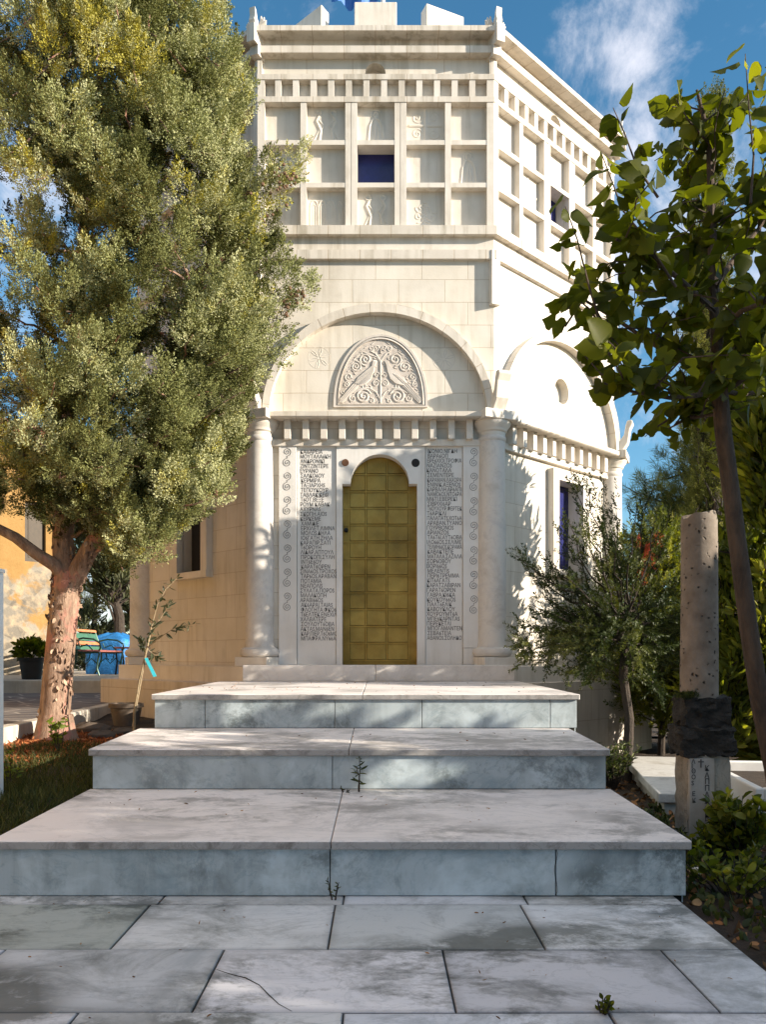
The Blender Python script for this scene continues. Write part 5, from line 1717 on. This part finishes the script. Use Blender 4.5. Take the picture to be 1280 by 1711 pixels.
# ---- trees and hedge standing right of the frame; they shade the steps and the lower front
for i, (x, y, cz0, cz1, rx, ry, nl_, ny_, lab) in enumerate(((4.3, 8.95, .0, 1.8, .8, .95, 170, 1, 'low dense evergreen below the round crown at the right frame edge'), (4.15, 8.25, 2.75, 4.6, .85, 1.1, 190, 1, 'round evergreen crown at the right frame edge above the laurels'),
                                                    (6.2, 3.95, .1, 3.0, 1.0, 0.8, 170, 0, 'clipped dense evergreen outside the frame, nearest the chapel'),
                                                    (6.3, 2.3, .1, 4.9, 1.0, 1.2, 105, 0, 'tall dense evergreen outside the frame, level with the lowest step'),
                                                    (6.4, 0.55, .1, 4.2, 1.1, 1.25, 190, 0, 'clipped dense evergreen outside the frame, beside the paving'))):
    blob_tree('evergreen_tree', lab, x, y, -.1, cz1, rx, ry, cz0, cz1, [LANCE if ny_ else OVAL], M['lf_laurel'] if ny_ else M['lf_yew'], M['bark_dark'], nl_, 16, .17, 50 + i, trunk_r=.07)

# ================================================================== OBJECTS
# old house on the left
house = thing('old_house', 'old yellow plastered house with exposed rubble stone and a narrow brown shutter', 'house', (P(97, 0, 19.8).x, 19.8, 0.55), R(-47))
# local frame: the visible wall lies in x = 0 and runs along -y from the far corner
mb = MB()
def hwl(pts): mb.face(pts)
y0, y1, zt = -9.0, 0.0, 5.6
wy0, wy1, wz0, wz1 = -.78, -.30, 2.75, 4.15
for a, b, c, d in ((y0, wy0, -.4, zt), (wy1, y1, -.4, zt), (wy0, wy1, -.4, wz0), (wy0, wy1, wz1, zt)):
    hwl([(0, a, c), (0, b, c), (0, b, d), (0, a, d)])
for (a, b), (c, d) in (((wy0, wz0), (wy1, wz0)), ((wy1, wz0), (wy1, wz1)), ((wy1, wz1), (wy0, wz1)), ((wy0, wz1), (wy0, wz0))):
    hwl([(0, a, b), (0, c, d), (-.2, c, d), (-.2, a, b)])
hwl([(0, y1, -.4), (-5, y1, -.4), (-5, y1, zt), (0, y1, zt)])
hwl([(0, y0, -.4), (-5, y0, -.4), (-5, y0, zt), (0, y0, zt)])
mb.build('wall', M['plaster'], house)
mb = MB()
mb.box((-.16, wy0, wz0), (-.09, wy1, wz1))
mb.box((-.17, wy0 + .1, wz0 + .1), (-.08, wy0 + .14, wz1 - .1))
mb.build('shutter', M['brown'], house, .006)
mb = MB()
for i in range(20):
    yy = y0 - .2 + i * .48
    mb.tube([(.35, yy, zt - .02), (-2.5, yy, zt + .95)], .14, 8)
mb.hull([(.3, y0 - .3, zt - .06), (.3, y1 + .2, zt - .06), (-2.5, y1 + .2, zt + .9), (-2.5, y0 - .3, zt + .9), (-5.2, y1 + .2, zt - .06), (-5.2, y0 - .3, zt - .06)], [(0, 1, 2, 3), (3, 2, 4, 5)])
mb.build('roof', M['tile'], house)

M['annex'] = plain_mat('bounce_yellow_plaster', (0.62, 0.36, 0.10), .9, scale=2)
ya = thing('added_bounce_annex', 'added unseen yellow annex left of the frame, bouncing warm light on the chapel', 'house', (-5.75, 1.0, .3))  # added house, its yellow wall bounces warm light onto the left face
mb = MB(); mb.box((-5, -1, -.3), (0, 10.2, 4.4)); mb.build('wall', M['annex'], ya)
mb = MB(); mb.hull([(.3, -1.3, 4.35), (.3, 10.5, 4.35), (-5.3, 10.5, 4.35), (-5.3, -1.3, 4.35), (-2.5, 9, 5.5), (-2.5, 0, 5.5)], [(0, 1, 4, 5), (1, 2, 4), (2, 3, 5, 4), (3, 0, 5), (0, 3, 2, 1)]); mb.build('roof', M['tile'], ya)
for yy in (1.5, 5.0):
    mb = MB(); mb.box((-.03, yy, .9), (.03, yy + .9, 2.3)); mb.build('shutter', M['brown'], ya, .01)
hb_ = thing('added_sky_blocker_house', 'added unseen ochre house behind the camera, blocking low sky light from the steps', 'house', (0, -10.5, -.3))  # unseen house added to keep low sky light off risers and paving
mb = MB(); mb.box((-11, -6, 0), (10, 0, 3.9)); mb.build('wall', plain_mat('ochre_render', (0.22, 0.16, 0.10), .9, scale=2), hb_)
mb = MB(); mb.hull([(-11.5, .5, 3.85), (10.5, .5, 3.85), (10.5, -6.5, 3.85), (-11.5, -6.5, 3.85), (-8, -3, 5.2), (7, -3, 5.2)], [(0, 1, 5, 4), (1, 2, 5), (2, 3, 4, 5), (3, 0, 4), (0, 3, 2, 1)]); mb.build('roof', M['tile'], hb_)
for i in range(5):
    for j in range(1):
        mb = MB(); mb.box((-9 + i * 4.2, -.02, 1.2 + j * 3.1), (-7.8 + i * 4.2, .04, 2.9 + j * 3.1)); mb.build('window', M['brown'], hb_, .01)

# garden bench
bench = thing('garden_bench', 'green cast-iron bench with orange and green slats standing before the blue tarpaulin', 'bench', (-6.36, 18.95, 0.685), R(88))
bench.scale = (1.24, 1.24, 1.24)
for s_ in (-1, 1):
    x = s_ * .60
    mb = MB()
    t = lambda pts, r=.017: mb.tube([(x, a, b) for a, b in pts], r, 7)
    t([(-.24, 0), (-.20, .12), (-.21, .25), (-.24, .38), (-.22, .42)])
    t([(.30, 0), (.22, .14), (.17, .28), (.17, .42), (.22, .60), (.30, .82)])
    t([(-.24, .41), (0, .40), (.17, .42)])
    t([(.22, .62), (.05, .66), (-.14, .64), (-.25, .57), (-.26, .48), (-.22, .42)], .016)
    t([(-.21, .2), (-.1, .30), (0, .2), (.09, .30), (.19, .22)], .011)
    t([(-.08, .40), (-.06, .3), (-.02, .26)], .01); t([(.08, .40), (.06, .3), (.02, .26)], .01)
    t([(-.12, .45), (-.02, .55), (.1, .5), (.14, .58)], .011)
    mb.build('end_frame', M['bench_iron'], bench)
for i, (yy, zz, mt) in enumerate(((-.20, .43, 'wood_r'), (-.10, .43, 'wood_r'), (0, .43, 'wood_r'), (.09, .44, 'wood_r'))):
    mb = MB()
    mb.box((-.62, yy - .04, zz - .015), (.62, yy + .04, zz + .015))
    mb.build('seat_slat', M[mt], bench, .004)
for zz, hh, mt in ((.49, .03, 'wood_g'), (.58, .03, 'wood_o'), (.69, .065, 'wood_g'), (.81, .022, 'wood_o')):
    mb = MB()
    yb_ = .165 + (zz - .42) * .34
    mb.hull([(-.62, yb_ - .03, zz - hh), (.62, yb_ - .03, zz - hh), (.62, yb_ - .005, zz - hh), (-.62, yb_ - .005, zz - hh), (-.62, yb_ - .03 + hh * .6, zz + hh), (.62, yb_ - .03 + hh * .6, zz + hh), (.62, yb_ - .005 + hh * .6, zz + hh), (-.62, yb_ - .005 + hh * .6, zz + hh)],
            [(0, 3, 2, 1), (4, 5, 6, 7), (0, 1, 5, 4), (1, 2, 6, 5), (2, 3, 7, 6), (3, 0, 4, 7)])
    mb.build('back_slat', M[mt], bench, .004)

# tarpaulin over a heap
rng = np.random.default_rng(3)
mb = MB()
n1, n2 = 36, 14
vs_ = []
for j in range(n2 + 1):
    f = j / n2
    for i in range(n1):
        a = 2 * pi * i / n1
        r_ = (1 - max(0, f - .55) / .45 * .75) if f > .55 else 1.0
        r_ *= 1 + .07 * sin(a * 5 + f * 4) + .05 * sin(a * 11 + 2) * (1 - f) + rng.normal() * .012
        cx_ = abs(cos(a)) ** .6 * (1 if cos(a) > 0 else -1); sy_ = abs(sin(a)) ** .6 * (1 if sin(a) > 0 else -1)
        zz = min(f / .55, 1) * .72 + max(0, f - .55) / .45 * .16
        vs_.append((cx_ * .66 * r_, sy_ * .6 * r_, zz * 1.18 + .03 * sin(a * 4) * f))
fs = [(j * n1 + i, j * n1 + (i + 1) % n1, (j + 1) * n1 + (i + 1) % n1, (j + 1) * n1 + i) for j in range(n2) for i in range(n1)] + [tuple(n2 * n1 + i for i in range(n1))]
mb.hull(vs_, fs, None, True)
tq = mb.build('tarpaulin', M['tarp'], None, 0, 60, (P(184, 0, 21).x, 21.4, .65))
tag(tq, 'crumpled bright blue tarpaulin covering a heap behind the bench', 'tarpaulin')

# small table by the corner column
tb_ = thing('garden_table', 'small reddish table half hidden behind the left corner column', 'table', (P(212, 0, 20).x, 20.0, .665))
mb = MB(); mb.box((-.25, -.3, .62), (.3, .3, .66)); mb.build('tabletop', M['wood_r'], tb_, .006)
for sx in (-.2, .25):
    for sy in (-.25, .25):
        mb = MB(); mb.tube([(sx, sy, 0), (sx * .8, sy, .3), (sx, sy, .62)], .02, 7); mb.build('leg', M['iron'], tb_)

# flower pot with dark plant
pt = thing('potted_plant', 'dark leafy plant in a black tub against the old house', 'plant', (P(52, 0, 13.9).x, 13.9, .727))
mb = MB(); mb.lathe([(.15, 0), (.19, .30), (.21, .31), (.21, .36), (.18, .36)], (0, 0, 0), 24); mb.build('tub', M['pot'], pt)
rng = np.random.default_rng(6)
d_ = rng.normal(size=(420, 3)); d_ /= np.linalg.norm(d_, axis=1, keepdims=True); d_[:, 2] = np.abs(d_[:, 2])
np_mesh('foliage', *multi([OVAL], d_ * np.array([.28, .28, .30]) * rng.uniform(.5, 1, (420, 1)) + np.array([0, 0, .38]), d_ + rng.normal(size=d_.shape) * .5, rng.uniform(.07, .13, 420), rng, rng.random(420)), M['lf_mul'], pt)
mb = MB()
for i in range(8): mb.tube([(0, 0, .32), (.12 * cos(i * .8), .12 * sin(i * .8), .5)], .006, 5)
mb.build('stem', M['bark_dark'], pt)

# white post at the left edge
mb = MB()
mb.box((-.045, -.045, -.5), (.045, .045, 1.36)); mb.box((-.052, -.052, 1.36), (.052, .052, 1.385))
pp = mb.build('white_post', M['white'], None, .006, loc=(-2.31, 5.0, .26))
tag(pp, 'square white painted post standing at the left edge of the garden', 'post')

# old pot in the shade
oq = thing('clay_pot', 'old dark clay pot in the shade of the chapel pedestal', 'pot', (P(208, 0, 9.2).x, 9.25, .345))
mb = MB(); mb.lathe([(.13, 0), (.17, .2), (.19, .205), (.19, .25), (.165, .25), (.15, .2)], (0, 0, 0), 24); mb.build('pot_body', M['terracotta'], oq)
mb = MB(); mb.lathe([(.15, .21), (.05, .225)], (0, 0, 0), 20); mb.build('pot_soil', M['soil'], oq)
mb = MB()
for k, (x, y, r_) in enumerate(((-2.95, 9.05, .16), (-2.75, 8.75, .12), (-3.2, 8.9, .13), (-2.35, 8.1, .1))):
    pass
for k, (x, y, r_, lab) in enumerate(((-2.98, 8.62, .15, 'flat grey stone lying in front of the clay pot'), (-2.72, 8.15, .11, 'rounded stone in the soil between cypress and steps'), (-2.62, 8.55, .09, 'small dark stone beside the sapling foot'))):
    mb = MB()
    vs_, n1 = [], 12
    for j in range(6):
        ph = -pi / 2 + pi * j / 5
        for i in range(n1):
            a = 2 * pi * i / n1; q = r_ * (1 + .14 * sin(3 * a + k) + .1 * sin(5 * a + 2 * j))
            vs_.append((q * cos(ph) * cos(a) * 1.3, q * cos(ph) * sin(a), q * .5 * sin(ph)))
    mb.hull(vs_, [(j * n1 + i, j * n1 + (i + 1) % n1, (j + 1) * n1 + (i + 1) % n1, (j + 1) * n1 + i) for j in range(5) for i in range(n1)], None, True)
    tag(mb.build('stone', M['terracotta'], None, 0, 50, (x, y, soil_h(x, y) + .02)), lab, 'stone')

# olive sapling tied to a stake
rng = np.random.default_rng(8)
ob = Vector((P(223, 0, 7.6).x, 7.6, .31))
os_ = thing('olive_sapling', 'young olive sapling tied to its stake with cyan tape in front of the pedestal', 'sapling', ob)
def o6(px, py, dd=0.0): return P(px, py, 7.6 + dd) - ob
mb = MB()
stm = [Vector((0, 0, -.05)), o6(224, 1190), o6(232, 1140), o6(240, 1105), o6(246, 1080), o6(252, 1050), o6(262, 1010), o6(276, 985), o6(296, 965)]
mb.tube(stm, [.014, .013, .011, .010, .009, .008, .006, .005, .003], 8)
stakes = [o6(221, 1214), o6(243, 1094)]
mb.tube(stakes, .009, 6)
tw = [stm, [o6(246, 1082), o6(262, 1068, -.1), o6(290, 1050, -.15), o6(326, 1042, -.2)], [o6(246, 1085), o6(258, 1095, .1), o6(268, 1102, .1)], [o6(250, 1058), o6(270, 1030, .1), o6(284, 1006, .1)], [o6(245, 1088), o6(236, 1075, .1), o6(230, 1068, .1)]]
pos, dr = [], []
for i, t in enumerate(tw):
    if i: tube_tree(mb, t, .005, .0018, 6)
    for j in range(42 if i == 0 else 26):
        f = rng.uniform(.5 if i == 0 else .1, 1)
        a = on(t, min(f, .999)); nx_ = (Vector(t[-1]) - Vector(t[0])).normalized()
        pos.append(tuple(a)); dr.append(tuple(np.array(nx_) * .7 + rng.normal(size=3) * .6))
mb.build('stem', M['bark_pale'], os_)
np_mesh('leaves', *multi([LANCE], np.array(pos), np.array(dr), rng.uniform(.05, .085, len(pos)), rng, rng.random(len(pos)) * .6), M['lf_olive'], os_)
mb = MB()
q0, q1 = o6(243, 1100, -.02), o6(258, 1130, -.02)
mb.hull([tuple(q0 + Vector((-.012, 0, 0))), tuple(q0 + Vector((.014, 0, .006))), tuple(q1 + Vector((.018, 0, 0))), tuple(q1 + Vector((-.012, 0, -.006))), tuple(q0 + Vector((-.012, .004, 0))), tuple(q0 + Vector((.014, .004, .006))), tuple(q1 + Vector((.018, .004, 0))), tuple(q1 + Vector((-.012, .004, -.006)))],
        [(0, 1, 2, 3), (4, 5, 6, 7), (0, 1, 5, 4), (1, 2, 6, 5), (2, 3, 7, 6), (3, 0, 4, 7)])
mb.build('tape', M['cyan'], os_)

# antique column on its blocks
DC = 5.17
ac = thing('antique_column', 'pitted antique stone column on a dark block and an inscribed marble pedestal', 'column', (P(1171, 0, DC).x, DC, right_h(2, 5.2)))
L0 = ac.location
def zc(py, d=DC): return EYE + (HY - py) * d / F - L0.z
def xc(px, d=DC): return (px - VX) * d / F - L0.x
rng = np.random.default_rng(14)
mb = MB()
n1, n2 = 40, 40
vs_ = []
for j in range(n2 + 1):
    f = j / n2
    z = zc(1166) + (zc(862) - zc(1166)) * f
    r_ = .113 - .006 * f
    for i in range(n1):
        a = 2 * pi * i / n1
        e = r_ * (1 + .010 * sin(3 * a + 5 * f) + rng.normal() * .005)
        if j == n2: e *= .95
        dz = (-.016 * sin(a * 2 + 1) + .01 * sin(5 * a)) if j >= n2 - 1 else 0
        vs_.append((xc(1169) + e * cos(a), e * sin(a), z + dz))
mb.hull(vs_, [(j * n1 + i, j * n1 + (i + 1) % n1, (j + 1) * n1 + (i + 1) % n1, (j + 1) * n1 + i) for j in range(n2) for i in range(n1)] + [tuple(n2 * n1 + i for i in range(n1))], None, True)
mb.build('shaft', M['pitted'], ac)
def rough_block(mb, x0, x1, y0, y1, z0, z1, seed, amp=.008, nn=7):
    r = np.random.default_rng(seed)
    bm = bmesh.new()
    bmesh.ops.create_cube(bm, size=1)
    bmesh.ops.subdivide_edges(bm, edges=bm.edges[:], cuts=nn, use_grid_fill=True)
    i0 = len(mb.v)
    bm.verts.index_update()
    for v in bm.verts:
        p_ = v.co.copy()
        # rounded arrises
        k = sum(1 for c in p_ if abs(c) > .499)
        s_ = 1 - (.012 if k == 2 else .028 if k == 3 else 0)
        mb.v.append((x0 + (x1 - x0) * (p_.x * s_ + .5) + r.normal() * amp, y0 + (y1 - y0) * (p_.y * s_ + .5) + r.normal() * amp, z0 + (z1 - z0) * (p_.z * s_ + .5) + r.normal() * amp))
    for f in bm.faces:
        mb.f.append(tuple(i0 + v.index for v in f.verts)); mb.uv.append([(0, 0)] * len(f.verts)); mb.sm.append(True)
    bm.free()
mb = MB()
rough_block(mb, 1.862 - L0.x, 2.143 - L0.x, -.12, .11, zc(1213), zc(1163), 1)
mb.build('upper_block', M['basalt'], ac)
mb = MB()
rough_block(mb, 1.838 - L0.x, 2.165 - L0.x, -.135, .13, zc(1259), zc(1212), 2)
mb.build('lower_block', M['basalt'], ac)
M['pedst'] = marble_mat('pedestal_old_marble', (0.34, 0.31, 0.26), (0.20, 0.175, 0.14), (0.10, 0.08, 0.06), 3.0, 0.7)
mb = MB()
rough_block(mb, 1.879 - L0.x, 2.135 - L0.x, -.115, .11, -.1, zc(1258), 3, .006, 9)
pd = mb.build('pedestal', M['pedst'], ac)
mb = MB()
mb.box((xc(1153, 5.035), -.135, -.02), (xc(1195, 5.035), -.09, zc(1263)))
pf = mb.build('inscribed_face', stone_mat('worn_inscribed_face', (0.30, 0.285, 0.26), (0.46, 0.44, 0.41), 5, .7, .8), pd, .004)
_tc = bpy.data.curves.new('lettering', 'FONT'); _tc.resolution_u = 2
_to = bpy.data.objects.new('lettering', _tc); COL.objects.link(_to)
mb = MB()
dI = DC - .1375
def chars(s, px, ys, size):
    for ch, py in zip(s, ys):
        glyphs(mb, ch, None, xc(px, dI), EYE + (HY - py) * dI / F - L0.z, size, .95, -.1375, None, .018)
chars('ΛΙΘΟS', 1156, (1276, 1284, 1292, 1302, 1312), .038)
chars('ΕΚ', 1157, (1330, 1341), .038)
chars('ΚΑΠΠΑΔΟΚΙ', 1178, (1288, 1300, 1310, 1321, 1332, 1343, 1355, 1366, 1372), .046)
zz = EYE + (HY - 1275) * dI / F - L0.z; xx = xc(1172, dI)
for a, b, c, d in ((-.004, .004, -.028, .024), (-.018, -.0045, .004, .011), (.0045, .018, .004, .011)):
    mb.face([(xx + a, -.1375, zz + c), (xx + b, -.1375, zz + c), (xx + b, -.1375, zz + d), (xx + a, -.1375, zz + d)])
mb.build('lettering', M['ink'], pf)
bpy.data.objects.remove(_to); bpy.data.curves.remove(_tc)
rng = np.random.default_rng(15)
pos = np.array([(xc(1135) + rng.normal() * .03, -.12 + rng.normal() * .02, zc(1166)) for i in range(70)])
np_mesh('moss', *multi([TUFT_BIG[0]], pos, np.array([(rng.normal() * .4, rng.normal() * .4, 1) for i in range(70)]), rng.uniform(.03, .06, 70), rng, rng.random(70)), M['lf_grass'], ac)

# grave slab and trough
gs = thing('marble_slab', 'low pale marble slab lying between steps and antique column', 'slab', (2.45, 7.3, -.02), R(-10))
mb = MB(); mb.box((-.17, -1.15, .05), (.62, 1.2, .12)); mb.build('top', M['slab'], gs, .008)
mb = MB(); mb.box((-.12, -1.1, -.1), (.57, 1.15, .048)); mb.build('base', M['kerb'], gs)
tg = thing('white_trough', 'white stone planter trough at the right frame edge behind leafy plants', 'planter', (2.86, 5.9, -.06), R(-8))
mb = MB()
mb.box((-.33, -.5, 0), (-.27, 1.0, .32)); mb.box((.5, -.5, 0), (.56, 1.0, .32)); mb.box((-.27, -.5, 0), (.5, -.44, .318)); mb.box((-.27, .94, 0), (.5, 1.0, .318))
mb.build('trough_wall', M['white'], tg, .012)
mb = MB(); mb.box((-.27, -.44, 0), (.5, .94, .24)); mb.build('trough_soil', M['soil'], tg)

# iron fence
fe = thing('iron_fence', 'black iron railing between chapel corner and antique column', 'fence', (P(1140, 0, 11.5).x, 11.5, -.12))
for zz in (.72, .60, .1):
    mb = MB(); mb.box((-.62, -.015, zz), (1.6, .015, zz + .03)); mb.build('rail', M['iron'], fe)
for i in range(16):
    mb = MB(); mb.tube([(-.58 + i * .14, 0, 0), (-.58 + i * .14, 0, .74)], .009, 6); mb.build('bar', M['iron'], fe)

# low plants
def small_plant(name, label, x, y, z, n_, h, spread, tpl, mat, size, seed, cat='plant', up=.6):
    rng = np.random.default_rng(seed)
    root = thing(name, label, cat, (x, y, z))
    mb = MB(); pos, dr = [], []
    for i in range(n_):
        a = rng.uniform(0, 2 * pi); r_ = spread * rng.random() ** .5
        tip = Vector((r_ * cos(a), r_ * sin(a), h * rng.uniform(.55, 1)))
        c = curve((tip.x * .15, tip.y * .15, -.02), tip, .06, 5, .02, rng)
        mb.tube(c, [.004, .0038, .0034, .003, .0025, .0015], 5)
        for j in range(int(5 + h * 26)):
            q = on(c, rng.uniform(.3, .999)); b = rng.uniform(0, 6.28)
            pos.append(tuple(q)); dr.append((cos(b), sin(b), up + rng.normal() * .4))
    mb.build('stem', M['bark_dark'], root)
    np_mesh('leaves', *multi(tpl, np.array(pos), np.array(dr), rng.uniform(.6, 1.2, len(pos)) * size, rng, rng.random(len(pos))), mat, root)
    return root
small_plant('weed', 'tall yellow-green weed in front of the cypress foot', P(97, 0, 6.9).x, 6.9, soil_h(-2.6, 6.9), 7, .30, .08, [OVAL], M['lf_weed'], .05, 61, 'weed')
small_plant('weed', 'pale dry weed in the grass at the left edge', P(14, 0, 5.5).x, 5.5, soil_h(-2.4, 5.5), 6, .26, .10, [LANCE], M['lf_weed'], .05, 62, 'weed')
small_plant('weed', 'single upright weed growing from the joint of the second step', P(600, 0, 5.14).x, 5.13, .287, 2, .25, .012, [LANCE], M['lf_yew'], .05, 63, 'weed', .2)
small_plant('weed', 'wispy weed sprouting at the foot of the lowest step', P(557, 0, 3.84).x, 3.85, .0, 4, .10, .035, [LANCE], M['lf_yew'], .022, 64, 'weed')
small_plant('weed', 'flat green weed in a paving joint near the front edge', P(1008, 0, 2.63).x, 2.632, 0, 9, .035, .04, [OVAL], M['lf_mul'], .022, 65, 'weed')
small_plant('weed', 'tiny dark sprig in the joint below the second step', P(577, 0, 5.14).x, 5.12, .287, 4, .03, .04, [LANCE], M['lf_yew'], .02, 66, 'weed')
small_plant('box_bush', 'small dark bush at the foot of the needle-leaved tree', P(1022, 0, 7.5).x, 7.5, right_h(2, 7.5), 60, .42, .30, [LANCE], M['lf_yew'], .06, 67, 'bush')
small_plant('garden_plant', 'glossy leafy plant growing in front of the white trough', P(1245, 0, 4.75).x, 4.75, right_h(2.1, 4.75), 26, .40, .22, [OVAL], M['lf_laurel'], .085, 68)
small_plant('garden_plant', 'dark leafy plant at the foot of the inscribed pedestal', P(1195, 0, 4.85).x, 4.82, right_h(1.9, 4.85), 18, .22, .20, [OVAL], M['lf_laurel'], .06, 69)
small_plant('garden_plant', 'low dark plant left of the inscribed pedestal', P(1120, 0, 5.1).x, 5.1, right_h(1.8, 5.1), 16, .16, .2, [LANCE], M['lf_yew'], .05, 70)
small_plant('garden_plant', 'dark spreading plant beside the lowest step at the right edge', P(1225, 0, 4.0).x, 4.0, right_h(1.7, 4.0), 30, .20, .34, [OVAL], M['lf_laurel'], .06, 71)
for px, py, d_, lab in ((1190, 1396, 4.5, 'flat pale pebble below the leafy plant'), (1236, 1404, 4.45, 'rounded pale pebble right of the flat one'), (1170, 1400, 4.5, 'small pale pebble by the step corner')):
    q = P(px, py, d_)
    mb = MB(); mb.lathe([(.002, -.03), (.04, -.02), (.055, 0), (.04, .016), (.002, .022)], (0, 0, 0), 14)
    tag(mb.build('pebble', M['slab'], None, 0, 60, (q.x, q.y, right_h(q.x, q.y) + .02)), lab, 'pebble')

# ---- grass, litter (stuff)
rng = np.random.default_rng(17)
def ground_scatter(name, n_, box, fn, tpl, mat, size, flat, keep=None):
    x = rng.uniform(box[0], box[1], n_); y = rng.uniform(box[2], box[3], n_)
    if keep is not None:
        k = keep(x, y); x, y = x[k], y[k]
    pos = np.array([(a, b, fn(a, b) + .004) for a, b in zip(x, y)])
    d = rng.normal(size=(len(x), 3)); d[:, 2] = np.abs(d[:, 2]) * .2 + (0.05 if flat else 1.6)
    o = np_mesh(name, *multi(tpl, pos, d, rng.uniform(.6, 1.3, len(x)) * size, rng, rng.random(len(x))), mat)
    return tag(o, kind='stuff')
BLADE = (np.array([(-.04, 0, 0), (.04, 0, 0), (.025, .05, .5), (-.025, .05, .5), (0, .18, 1.0)], float), np.array([(0, 1, 2), (0, 2, 3), (3, 2, 4)]))
dens = lambda x, y: (rng.random(len(x)) < np.clip(1.25 - (y - 4.3) * .33 + .4 * np.sin(x * 5) * np.sin(y * 4), 0.03, 1))
o = ground_scatter('grass', 26000, (-3.35, -1.83, 3.95, 7.4), soil_h, [BLADE], M['lf_grass'], .075, False, dens)
tag(o, 'short dark grass on the soil left of the steps', 'grass')
near = lambda x, y: ((x + 3.05) ** 2 / .6 + (y - 7.2) ** 2 / 2.2 + rng.random(len(x)) * .5 < 1.15)
o = ground_scatter('needle_litter', 16000, (-3.38, -1.9, 5.6, 9.0), soil_h, [LANCE], M['needle'], .045, True, near)
tag(o, 'rust brown needle litter round the cypress foot', 'litter')
o = ground_scatter('leaf_litter', 2600, (1.42, 3.6, 2.6, 9.0), right_h, [OVAL], M['lf_dead'], .05, True)
tag(o, 'brown fallen leaves on the soil right of the steps', 'litter')
o = ground_scatter('ground_cover', 9000, (1.45, 3.2, 2.6, 6.5), right_h, [OVAL], M['lf_yew'], .05, False, lambda x, y: rng.random(len(x)) < .35 + .5 * np.sin(x * 6) * np.sin(y * 5))
tag(o, 'dark low ground cover beside the paving', 'ground cover')
def on_steps(a, b):
    if b > 6.3: return .84
    if b > 5.2: return .545 + (b - 5.19) * .0292
    return .266 + (b - 3.875) * .019
o = ground_scatter('step_litter', 150, (-1.6, 1.35, 3.95, 8.6), on_steps, [LANCE], M['lf_dead'], .022, True, lambda x, y: ((y % 1.32) > .25) & (np.abs(y - 5.2) > .06) & (np.abs(y - 6.29) > .06))
tag(o, 'specks of dry leaf scattered on the marble treads', 'litter')
o = ground_scatter('paving_litter', 60, (-1.8, 1.3, 2.3, 3.8), lambda a, b: 0.0, [LANCE], M['lf_dead'], .018, True)
tag(o, 'specks of dry leaf scattered on the marble paving', 'litter')
